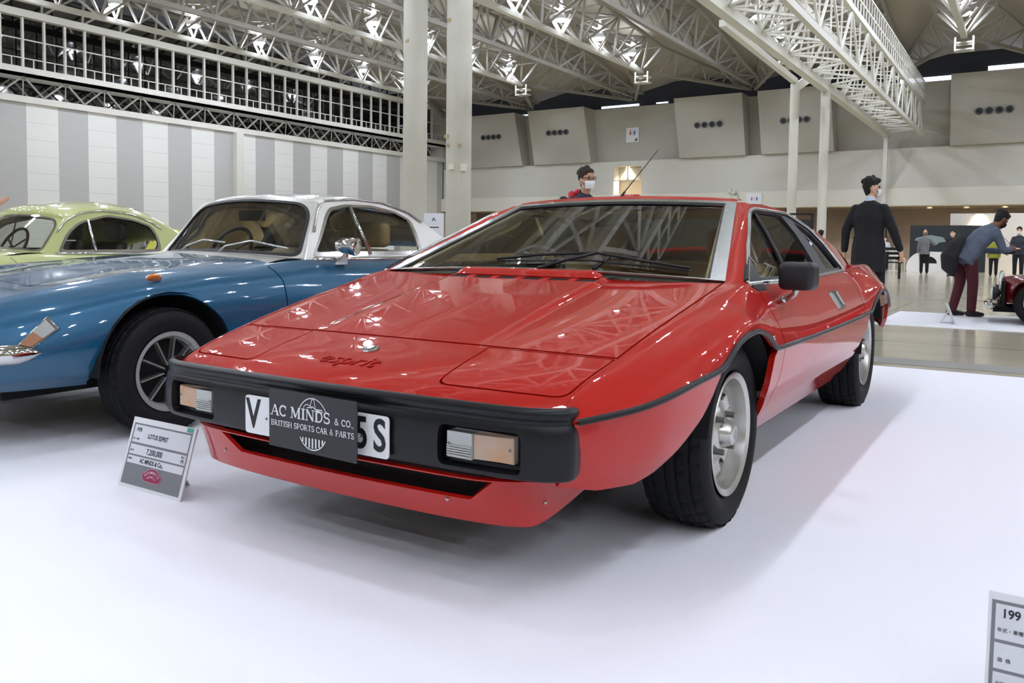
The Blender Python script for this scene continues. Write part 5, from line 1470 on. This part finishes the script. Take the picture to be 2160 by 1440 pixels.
for i,x in enumerate((-5.55,-5.30,-5.05)): tag(MB().tube([(x,46,0),(x,46,3.0)],.04,6).build('cable_pole',M_black),'thin black vertical pole against the recess, right of the black-coated man','pole','thin black poles in the recess')
# banners behind the blue coupe
t=thing('poster_stand','white poster stand with a small dark mark, just right of the blue car roof','poster',(-7.98,10.2,0),R(30))
MB().box(-.19,-.01,.72,.19,.01,1.42).build('poster',mat('poster_white','E4E6F0',.5),t); MB().add([(-.04,-.012,1.27),(0,-.012,1.34),(.04,-.012,1.27),(.02,-.012,1.27),(0,-.012,1.31),(-.02,-.012,1.27)],[(0,1,4,5),(1,2,3,4)]).build('mark',M_ink,t); MB().box(-.1,-.012,1.14,.1,-.0105,1.16).build('text_line',M_ink,t); MB().tube([(0,.02,0),(0,.02,1.4)],.012,6).box(-.15,-.12,0,.15,.15,.02).build('stand',M_steelw,t)
t=thing('poster_stand','white poster seen through the side window of the blue car','poster',(-8.4,9.3,0),R(30))
MB().box(-.15,-.01,.72,.15,.01,1.22).build('poster',MATS['poster_white'],t); MB().tube([(0,.02,0),(0,.02,1.2)],.012,6).box(-.15,-.12,0,.15,.15,.02).build('stand',M_steelw,t)
# tables seen through the screen of the red car
for i,(x,y,lab) in enumerate(((-8.2,17.2,'white table with papers seen through the left of the red car windscreen'),(-4.8,19.5,'white table seen through the right of the red car windscreen'))):
    t=thing('table',lab,'table',(x,y,0),R(30)); MB().box(-.9,-.35,.70,.9,.35,.74).build('tabletop',M_cream,t)
    for a,b in ((-.8,-.3),(.8,-.3),(-.8,.3),(.8,.3)): MB().bar((a,b,0),(a,b,.7),.04).build('leg',M_steelw,t)
# white chairs by the booth
for i,x in enumerate((-3.1,-2.55)):
    t=thing('chair','cream chair left of the curved counter, %s one'%('left','right')[i],'chair',(x,31.5-i*.8,0),R(20))
    MB().box(-.22,-.22,.40,.22,.22,.45).build('seat',M_cream,t); MB().box(-.22,.18,.45,.22,.22,.82).build('backrest',M_cream,t)
    for a,b in ((-.2,-.2),(.2,-.2),(-.2,.2),(.2,.2)): MB().bar((a,b,0),(a,b,.4),.03).build('leg',M_steelw,t)
# ---------------- dark red classic entering at the right edge
M_dred=mat('dark_red_paint','5E0712',.4,coat=1.0,spec=.2)
dr=thing('dark_red_car','dark red vintage car with chrome grille and bumper, cut off by the right edge','car',(1.30,9.2,.006))
dr.scale=(.80,.80,.80)
def Sd(a,b):   # a along x 0..3, b 0..1 from sill over the bonnet
    h=.70+.03*min(a,1); w=.62
    t=(b-.5)*pi; e=.75
    c=lambda v,p:(abs(v)**p)*(1 if v>=0 else -1)
    nose=min(1,.55+.45*sqrt(min(1,a/.25+.02)))
    return (a+.02, w*nose*c(sin(t),.6), .30+(h-.30)*abs(cos(t))**.5*(.80+.20*nose))
rows=[[Sd(a,b/24) for b in range(25)] for a in (0,.02,.06,.12,.2,.3,.5,.9,1.4,2.4)]
MB().grid(rows).build('bonnet',M_dred,dr,smooth=True)
# grille, upright oval with chrome shell
mb=MB(); pts=[(-.015,.17*cos(R(a)),.48+.25*sin(R(a))) for a in range(0,360,12)]
mb.tube(pts,.03,8,closed=True); mb.build('grille_shell',M_chrome,dr,smooth=True)
mb=MB()
for k in range(-4,5): mb.bar((-.01,.035*k,.48-.22*sqrt(1-(k/5)**2)),(-.01,.035*k,.48+.22*sqrt(1-(k/5)**2)),.008,.012)
mb.build('grille_bars',M_alu,dr)
MB().box(.0,-.5,.24,.05,.5,.62).build('grille_back',M_under,dr)
for y,l in ((-.40,'near'),(.40,'far')):
    h_=MB().lathe([(-.12,.0),(-.115,.05),(-.10,.085),(-.085,.095)],24,c=(-.02,y-.08,.44),ax='x').build('fog_lamp_lens',mat('fog_glass','E6E6E2',.15,coat=1),dr,smooth=True,angle=40)
    MB().lathe([(-.085,.098),(-.05,.095),(0,.05),(.02,0)],24,c=(-.02,y-.08,.44),ax='x').bar((-.03,y-.08,.35),(-.03,y-.08,.25),.03).build('fog_lamp_shell',M_trim,dr,smooth=True,angle=40)
mb=MB().tube([(-.10,-.72,.27),(-.16,-.60,.275),(-.18,-.3,.28),(-.18,0,.28)],.045,10).tube([(-.10,.72,.27),(-.16,.60,.275),(-.18,.3,.28),(-.18,0,.28)],.045,10); mb.build('bumper',M_chrome,dr,smooth=True)
MB().box(-.1,-.4,.16,.5,.4,.24).bar((-.1,-.3,.2),(-.15,-.3,.27),.05).build('front_frame',M_under,dr)
# cycle wings and wheels
for sg in (-1,1):
    P=[[(.47+.40*cos(a), sg*(.60+dy), .31+.36*sin(a)) for a in (R(q) for q in range(10,176,11))] for dy in (-.06,.10,.16)]
    MB().grid(P).build('wing',M_dred,dr,smooth=True)
    ty=wheel('wheel','near front wheel' if sg<0 else 'far front wheel',0,0,0,.315,.20,.15,-1 if sg<0 else 1,wire_wheel_rim(.19,16,'spoke'),parent=dr); ty.rotation_euler=(0,0,R(90)*1); ty.location=(.47,sg*.66,.315)
    ty.rotation_euler=(0,0,R(90))
MB().box(2.4,-.6,.3,3.6,.6,.95).box(1.4,-.62,.3,2.5,.62,.74).build('cabin',M_dred,dr,bevel=.05)
for k in range(5): pass
mb=MB()
for k in range(3): mb.box(.35+.0,-.30+.06*k-.015,.735,.95,-.30+.06*k+.015,.742)
mb.build('bonnet_stripe',M_white,dr)
t=thing('red_car','bright red car wing behind the dark red classic at the right edge','car',(2.0,11.5,0))
o=MB().sphere((1.0,0,.55),.5,32,16,(1.9,1.2,.62)).build('body',mat('bright_red','B5101A',.4,coat=1,spec=.2),t,smooth=True)
MB().sphere((.15,-.42,.42),.10,16,10,(.5,1,1)).build('headlamp',M_chrome,t,smooth=True)
wheel('wheel','front wheel',0,0,0,.30,.19,.16,-1,wire_wheel_rim(.18,10,'disc'),parent=t).location=(.7,-.5,.30)
t.children[-1].rotation_euler=(0,0,R(90))
# leather strap-like horn hanging in from the right
# ================================================================ PEOPLE
def bake(o, voxel=.012, smooth=3):
    m=o.modifiers.new('r','REMESH'); m.mode='VOXEL'; m.voxel_size=voxel; m.use_smooth_shade=True
    s=o.modifiers.new('s','SMOOTH'); s.factor=.5; s.iterations=smooth
    dg=bpy.context.evaluated_depsgraph_get(); me=bpy.data.meshes.new_from_object(o.evaluated_get(dg)); me.name=o.name
    o.modifiers.clear(); old=o.data; o.data=me; bpy.data.meshes.remove(old)
    for p in me.polygons: p.use_smooth=True
    return o
def limb(mb, pts, rad, side=(1,0,0), n=12, low=True):
    """tapered limb with elliptical rings; rad = (across side, other)"""
    pts=[Vector(p) for p in pts]; m=len(pts); V=[];F=[]
    for i,p in enumerate(pts):
        d=(pts[min(i+1,m-1)]-pts[max(i-1,0)]).normalized(); s=Vector(side); s=(s-d*s.dot(d)); s=s.normalized() if s.length>.05 else Vector((0,1,0)); q=d.cross(s)
        a,b=rad[i] if isinstance(rad[i],tuple) else (rad[i],rad[i])
        V+=[p+s*a*cos(2*pi*k/n)+q*b*sin(2*pi*k/n) for k in range(n)]
    for i in range(m-1):
        for k in range(n): F.append((i*n+k,i*n+(k+1)%n,(i+1)*n+(k+1)%n,(i+1)*n+k))
    F.append(tuple(range(n))[::-1]); F.append(tuple((m-1)*n+k for k in range(n)))
    mb.add(V,F)
    for p,i in (((pts[0],0),) if low else ())+((pts[-1],-1),):
        a,b=rad[i] if isinstance(rad[i],tuple) else (rad[i],rad[i]); mb.sphere(p,min(a,b)*.98,10,8)
def hand(mb, w, dirn, palm_n, h=1.0, curl=.35):
    """palm, four fingers and a thumb; w wrist, dirn fingers direction, palm_n palm normal"""
    w=Vector(w); d=Vector(dirn).normalized(); n=Vector(palm_n); n=(n-d*n.dot(d)).normalized(); s=d.cross(n)
    limb(mb,[w,w+d*.045*h,w+d*.088*h],[(.026*h,.017*h),(.038*h,.015*h),(.036*h,.012*h)],side=s)
    for k,L in enumerate((.070,.078,.072,.058)):
        b=w+d*.085*h+s*(.030-.020*k)*h; c=curl
        p1=b+(d*cos(c)+n*sin(c))*L*.5*h; p2=p1+(d*cos(c*2.2)+n*sin(c*2.2))*L*.5*h
        limb(mb,[b,p1,p2],[.0095*h,.009*h,.0075*h],n=8)
    b=w+d*.03*h+s*.030*h; p1=b+(d*.6+s*.75+n*.2)*.035*h; p2=p1+(d*.85+s*.3+n*.3)*.030*h
    limb(mb,[b,p1,p2],[.012*h,.011*h,.009*h],n=8)
SK={'light':'D2A68A','mid':'B98B6C','dark':'7E553C'}
def person(label, loc, rz, H=1.7, skin='light', hair='1A1512', top='2A2C33', legs='1B1C20', shoe='151515', mask=None, bend=0, look=0, headyaw=0, arms=None, stride=.0, skirt=False, hood=None, glasses=False, bald=False, longhair=False, coat=False, group=None, seated=False, collar=None, extra=None, vox=.012, headpitch=0, crouch=0):
    """a figure facing +y in its own frame; arms = ((elbow),(wrist),(finger dir)) for right(+x) and left(-x)"""
    t=thing('person',label,'person',loc,rz,group); k=H/1.72
    sk=mat('skin_'+skin,SK[skin],.5); V=Vector
    hipz=.90-crouch if not seated else .48
    hip=V((0,0,hipz)); b=R(bend); ax=V((0,sin(b),cos(b)))      # torso axis
    fwd=V((0,cos(b),-sin(b)))
    waist=hip+ax*.14; chest=hip+ax*.36; sh=hip+ax*.50; neck=sh+ax*.055+V((0,.01,0))
    nb=R(bend*.55+headpitch); nax=V((0,sin(nb),cos(nb))); nf=V((0,cos(nb),-sin(nb)))
    hc=neck+nax*.155+nf*.025
    yaw=Matrix.Rotation(R(headyaw),3,'Z')
    def hp(x,y,z): return hc+yaw@(V((x,0,0))+nf*y+nax*z)
    arms=arms or {}
    A={}
    for s in (1,-1):
        S0=sh+V((s*.165,0,-.0))-ax*.045
        if s in arms: E,W_,Dn=[V(q) for q in arms[s]]
        else: E=S0+V((s*.05,-.02,-.27)); W_=E+V((s*.01,.05,-.24)); Dn=V((0,.05,-1))
        A[s]=(S0,E,W_,Dn)
    L={}
    for s in (1,-1):
        h=hip+V((s*.09,0,0))
        if seated: K=h+V((s*.03,.42,.0)); An=K+V((0,.02,-.40))
        else:
            K=V((s*.10, s*stride*.5+ .02+crouch*.9, hipz*.53)); An=V((s*.10, s*stride-(.02 if s*stride>=0 else .05), .085))
        L[s]=(h,K,An)
    # body
    mb=MB()
    limb(mb,[hip-ax*.05,hip,waist,chest,sh],[(.15,.105),(.155,.11),(.135,.095),(.16,.11),(.12,.07)])
    limb(mb,[sh,neck,hc-nax*.08],[(.075,.06),(.055,.055),(.052,.055)])
    limb(mb,[hp(0,.0,-.11),hp(0,.015,-.06),hp(0,.0,.0),hp(0,-.005,.06),hp(0,-.01,.10)],[(.035,.035),(.058,.066),(.074,.090),(.072,.088),(.05,.06)])
    mb.sphere(hp(0,.075,-.085),.026,10,8)
    mb.add([hp(-.012,.085,-.035),hp(.012,.085,-.035),hp(0,.122,-.032),hp(0,.092,.02)],[(0,1,2),(1,3,2),(3,0,2),(0,3,1)])
    for s in (1,-1): mb.sphere(hp(s*.078,-.005,-.02),.026,8,8,(.35,.8,1.2))
    for s in (1,-1):
        S0,E,W_,Dn=A[s]; limb(mb,[S0,(S0+E)/2,E,(E*.6+W_*.4),W_],[.05,.043,.036,.036,.025])
        hand(mb,W_,Dn,V((-s,.2,0)) if abs(V(Dn).normalized().x)<.8 else V((0,0,-1)))
        h,K,An=L[s]; limb(mb,[h,(h+K)/2,K,(K*.6+An*.4),An],[.08,.07,.052,.055,.036])
        limb(mb,[An,An+V((0,.05,-.045)),An+V((0,.15,-.055))],[.035,.036,.03])
    B=mb.build('body',sk,t); bake(B,vox,2)
    # eyes
    for s in (1,-1): MB().sphere(hp(s*.030,.077,.005),.011,10,8).build('eye',mat('eye','1B1613',.2),t,smooth=True)
    # jacket / shirt
    mb=MB(); hem=.30 if coat else .12
    if coat or bend: 
        limb(mb,[hip-ax*hem if not bend else hip-ax*.13-V((0,0,.03)),hip,waist,chest,sh+ax*.0,sh+ax*.035],[(.205,.165),(.195,.155),(.170,.13),(.19,.135),(.15,.09),(.085,.065)],low=False)
    else: limb(mb,[hip-ax*hem,hip,waist,chest,sh,sh+ax*.035],[(.190,.150),(.185,.145),(.165,.125),(.185,.13),(.15,.09),(.08,.065)],low=False)
    for s in (1,-1):
        S0,E,W_,Dn=A[s]; limb(mb,[S0,(S0+E)/2,E,(E*.5+W_*.5),W_+(E-W_).normalized()*.02],[.060,.060,.055,.048,.041])
    J=mb.build('jacket',mat('cloth_'+top,top,.85,noise=(9,'%02X%02X%02X'%tuple(int(int(top[i:i+2],16)*.82) for i in (0,2,4)),.6)),t); bake(J,vox,3)
    mb=MB()
    for s in (1,-1):
        h,K,An=L[s]; limb(mb,[h+V((0,0,.04 if not bend else -.03)),(h+K)/2,K,(K*.5+An*.5),An+V((0,0,.02))],[.10 if not bend else .088,.088,.072,.066,.060])
    limb(mb,[hip+ax*.05,hip-V((0,0,.05))],[(.15,.105),(.150,.115)])
    if skirt: limb(mb,[hip,hip-V((0,0,.4))],[(.17,.13),(.2,.16)])
    T=mb.build('trousers',mat('cloth_'+legs,legs,.85),t); bake(T,vox,3)
    mb=MB()
    for s in (1,-1):
        An=L[s][2]; limb(mb,[An+V((0,-.05,-.035)),An+V((0,.06,-.038)),An+V((0,.17,-.05))],[(.042,.045),(.046,.045),(.038,.03)])
    bake(mb.build('shoes',mat('cloth_'+shoe,shoe,.5),t),vox,2)
    if not bald:
        mb=MB()
        limb(mb,[hp(0,-.032,-.06),hp(0,-.028,.0),hp(0,-.014,.055),hp(0,-.004,.095),hp(0,.004,.114)],[(.052,.050),(.083,.080),(.086,.096),(.074,.090),(.04,.055)])
        mb.sphere(hp(0,.042,.080),.050,14,10,(1.30,.85,.75))
        if longhair: limb(mb,[hp(0,-.05,.0),hp(0,-.075,-.10),hp(0,-.08,-.2)],[(.085,.06),(.085,.045),(.06,.03)])
        random.seed(3)
        for _ in range(34):
            a=random.uniform(0,2*pi); e=random.uniform(.1,1.3); r=.084
            q=hp(r*cos(e)*cos(a),-.02+r*1.05*cos(e)*sin(a)*.9-.01,.045+r*.95*sin(e))
            if (q-hc).dot(yaw@nf)<.05: mb.sphere(q,random.uniform(.016,.022),8,6)
        h_=mb.build('hair',mat('hair_'+hair,hair,.7,bump=(90,.8)),t); bake(h_,.009,1)
    else:
        mb=MB(); limb(mb,[hp(0,-.02,-.05),hp(0,-.02,.0)],[(.078,.085),(.079,.088)]); bake(mb.build('hair',mat('hair_grey','6F675F',.8),t),.01,1)
    if mask:
        mb=MB(); rows=[]
        for i in range(7):
            z=-.028-.088*i/6; row=[]
            for j in range(9):
                a=-1.15+2.3*j/8; r=.100 if i in (1,2,3) else .090; row.append(tuple(hp((.073-.02*(i/6)**2)*sin(a),.012+(r+.006-.02*(i/6)**2)*cos(a),z)))
            rows.append(row)
        mb.grid(rows); m_=mb.build('face_mask',mat('mask_'+mask,mask,.8),t,smooth=True); so=m_.modifiers.new('s','SOLIDIFY'); so.thickness=.004
        mb=MB()
        for s in (1,-1): mb.tube([hp(s*.073,.055,-.04),hp(s*.088,.0,-.01),hp(s*.086,-.015,-.03),hp(s*.073,.05,-.10)],.003,5)
        mb.build('mask_strap',mat('mask_'+mask,mask,.8),m_)
    if glasses:
        mb=MB()
        for s in (1,-1): mb.tube([hp(s*.033+.024*cos(a),.098,.004+.018*sin(a)) for a in (2*pi*q/14 for q in range(14))],.003,5,closed=True); mb.tube([hp(s*.057,.096,.008),hp(s*.082,.0,.004)],.003,5)
        mb.build('glasses',M_trim,t)
    if hood:
        mb=MB(); limb(mb,[sh+V((-.12,-.08,.0)),sh+V((-.08,-.12,.04)),sh+V((0,-.13,.05)),sh+V((.08,-.12,.04)),sh+V((.12,-.08,0))],[.035,.05,.06,.05,.035])
        bake(mb.build('hood',mat('cloth_'+hood,hood,.85),t),vox,3)
    if collar:
        mb=MB(); limb(mb,[sh+ax*.02,sh+ax*.06],[(.062,.062),(.060,.060)]); mb.build('collar',mat('cloth_'+collar,collar,.8),t,smooth=True)
    if extra: extra(t,dict(hip=hip,sh=sh,chest=chest,ax=ax,fwd=fwd,A=A,hp=hp,limb=limb))
    t.scale=(k,k,k)
    return t
V=Vector
# 1 man behind the red roof, looking right
person('man with glasses, white mask and red-hooded navy jacket behind the red car roof',(-2.55,5.7,0),R(-115),1.70,'mid','2A1D14','2B3048','22242B',mask='ECEEF0',hood='C22A32',glasses=True,stride=.15,collar='1A1A20')
# 2 man in a black suit seen from behind
person('man in a long black coat walking away to the right of the red car',(-.02,8.05,.0),R(-14),1.68,'light','15110F','1C1D22','17181C',mask='F0F0F2',coat=True,headyaw=-50,collar='C9D6E8',arms={1:((.27,.02,1.10),(.33,.10,.86),(.1,.25,-1)),-1:((-.27,-.02,1.10),(-.29,.0,.84),(0,.1,-1))},stride=.12)
# 3 bending photographer
def cam_item(t,d):
    w=(d['A'][1][2]+d['A'][-1][2])/2
    mb=MB()
    mb.tube([d['sh']+V((.07,-.03,.03)),d['sh']+V((.08,.07,-.05)),w+V((.03,.02,.1)),w+V((0,.06,.0))],.006,6).tube([d['sh']+V((-.07,-.03,.03)),d['sh']+V((-.08,.07,-.05)),w+V((-.03,.02,.1)),w+V((0,.06,.0))],.006,6)
    mb.build('lanyard',mat('strap_pale','C9CDD6',.7),t)
bm_=person('man bending forward in a grey-blue shirt, maroon trousers and black mask, holding a camera',(.88,9.62,.006),R(-52),1.52,'dark','0E0C0B','5F6A7C','4A1A22','1B1416',mask='101113',bend=44,headpitch=14,arms={1:((.22,.40,.95),(.10,.60,.97),(-.3,.9,.1)),-1:((-.22,.40,.95),(-.08,.60,.94),(.3,.9,.1))},extra=cam_item,stride=.06)
bpy.context.view_layer.update()
k=1.66/1.72
# his backpack and camera are things of their own
def to_world(p): return bm_.matrix_world@V(p)
mb=MB()
limb(mb,[V((0,-.06,1.14)),V((0,-.17,1.02)),V((0,-.25,.86)),V((0,-.24,.70)),V((0,-.20,.62))],[(.08,.05),(.13,.09),(.145,.11),(.13,.10),(.08,.05)])
bp_=mb.build('backpack',mat('pack_black','1A1A1C',.8,bump=(30,.5)),None); bake(bp_,.014,3); bp_.matrix_world=bm_.matrix_world.copy(); tag(bp_,'black backpack hanging low on the back of the bending man','backpack')
mb=MB().box(-.06,.60,.90,.06,.66,.98).lathe([(.66,.0),(.66,.035),(.72,.035),(.72,.0)],16,c=(0,0,.94),ax='y')
cm=mb.build('camera',M_trim); cm.matrix_world=bm_.matrix_world.copy(); tag(cm,'black camera held in both hands by the bending man','camera')
# 4 far people
person('bald man in a grey jacket and black trousers seen from behind at the white counter',(-1.34,27.2,0),R(5),1.38,'light','555555','7E7E80','15161A',bald=True,arms={1:((.30,.12,1.16),(.42,.34,1.20),(.3,.9,.1))},vox=.016)
person('woman with a blue scarf, white blouse and black trousers standing by the thin pole',(-3.0,31.0,0),R(165),1.22,'light','17120F','E6E6EE','17181C',mask='E8EAEE',longhair=True,collar='2A4BB8',vox=.016)
person('person in a cream coat walking left of the woman with the blue scarf',(-3.75,31.6,0),R(-100),1.28,'light','17120F','D6D0B8','1A1C22',stride=.28,vox=.016)
person('person in a dark top half hidden by the cream-coated walker',(-4.25,32.2,0),R(-80),1.22,'light','17120F','3A3D3A','1A1C22',vox=.016)
person('man in a dark suit and white mask with folded hands at the booth',(1.18,26.5,0),R(175),1.46,'light','17120F','3A3E4A','1F2128',mask='F0F0F2',arms={1:((.24,.05,1.1),(.06,.20,1.0),(-1,.2,0)),-1:((-.24,.05,1.1),(-.04,.20,.98),(1,.2,0))},vox=.016)
person('man in a black suit and white mask in front of the red square',(2.05,27.5,0),R(180),1.52,'light','17120F','1B1C20','1B1C20',mask='F0F0F2',vox=.016)
person('person in a lavender shirt behind the dark red car, at the right edge',(1.85,20.5,0),R(180),1.38,'light','17120F','8F93B4','2A2C33',vox=.016)
person('dark-haired person in a black dress with a bag, right of the bald man',(-.42,25.2,0),R(170),1.36,'light','17120F','2B2224','221C20',mask='E8D8D0',longhair=True,skirt=True,vox=.016)
person('visitor in a yellow-green top seen behind the bending man',(.55,26.8,0),R(180),1.2,'light','17120F','A6A83A','1F2128',vox=.016)
# heads just above the red roof
person('dark-haired visitor, head just above the red roof right of the aerial',(-4.72,9.3,0),R(30),1.60,'light','14110F','22242A','22242A',vox=.014)
person('dark-haired visitor further back, left of the dark cabinet',(-6.9,20.0,0),R(30),1.66,'light','14110F','22242A','22242A',vox=.016)
# seen through the red car's screen
for i,(x,y,c,lab) in enumerate(((-7.6,16.2,'C9C6A8','visitor in a cream shirt at the table behind the red car windscreen'),(-6.9,16.8,'222428','dark-haired visitor in black at the table behind the red car windscreen'),(-6.3,17.4,'2C3550','visitor in navy behind the red car windscreen'),(-3.9,18.6,'26282C','visitor in black at the right-hand table behind the red car windscreen'),(-2.9,19.6,'8A4A2A','visitor in a rust top behind the right of the red car windscreen'))):
    person(lab,(x,y,0),R(25+10*i),1.25,'light','17120F',c,'1B1C20',vox=.018)
# seen through the blue car
for i,(x,y) in enumerate(((-9.2,7.0),(-9.0,8.2))):
    person('dark-clothed visitor behind the blue car, %s one seen through its screen'%('left','right')[i],(x,y,0),R(60),1.22,'light','17120F',('2B2D33','B49A74')[i],'1B1C20',vox=.018)
# photographer at the left edge: only the raised hand shows
person('person mostly outside the left edge, only a raised hand in view above the lime car',(-7.53,1.53,0),R(-56.6),1.62,'light','17120F','26282C','1B1C20',arms={1:((.14,.28,1.18),(.10,.50,1.28),(.1,.8,.6))},vox=.014)
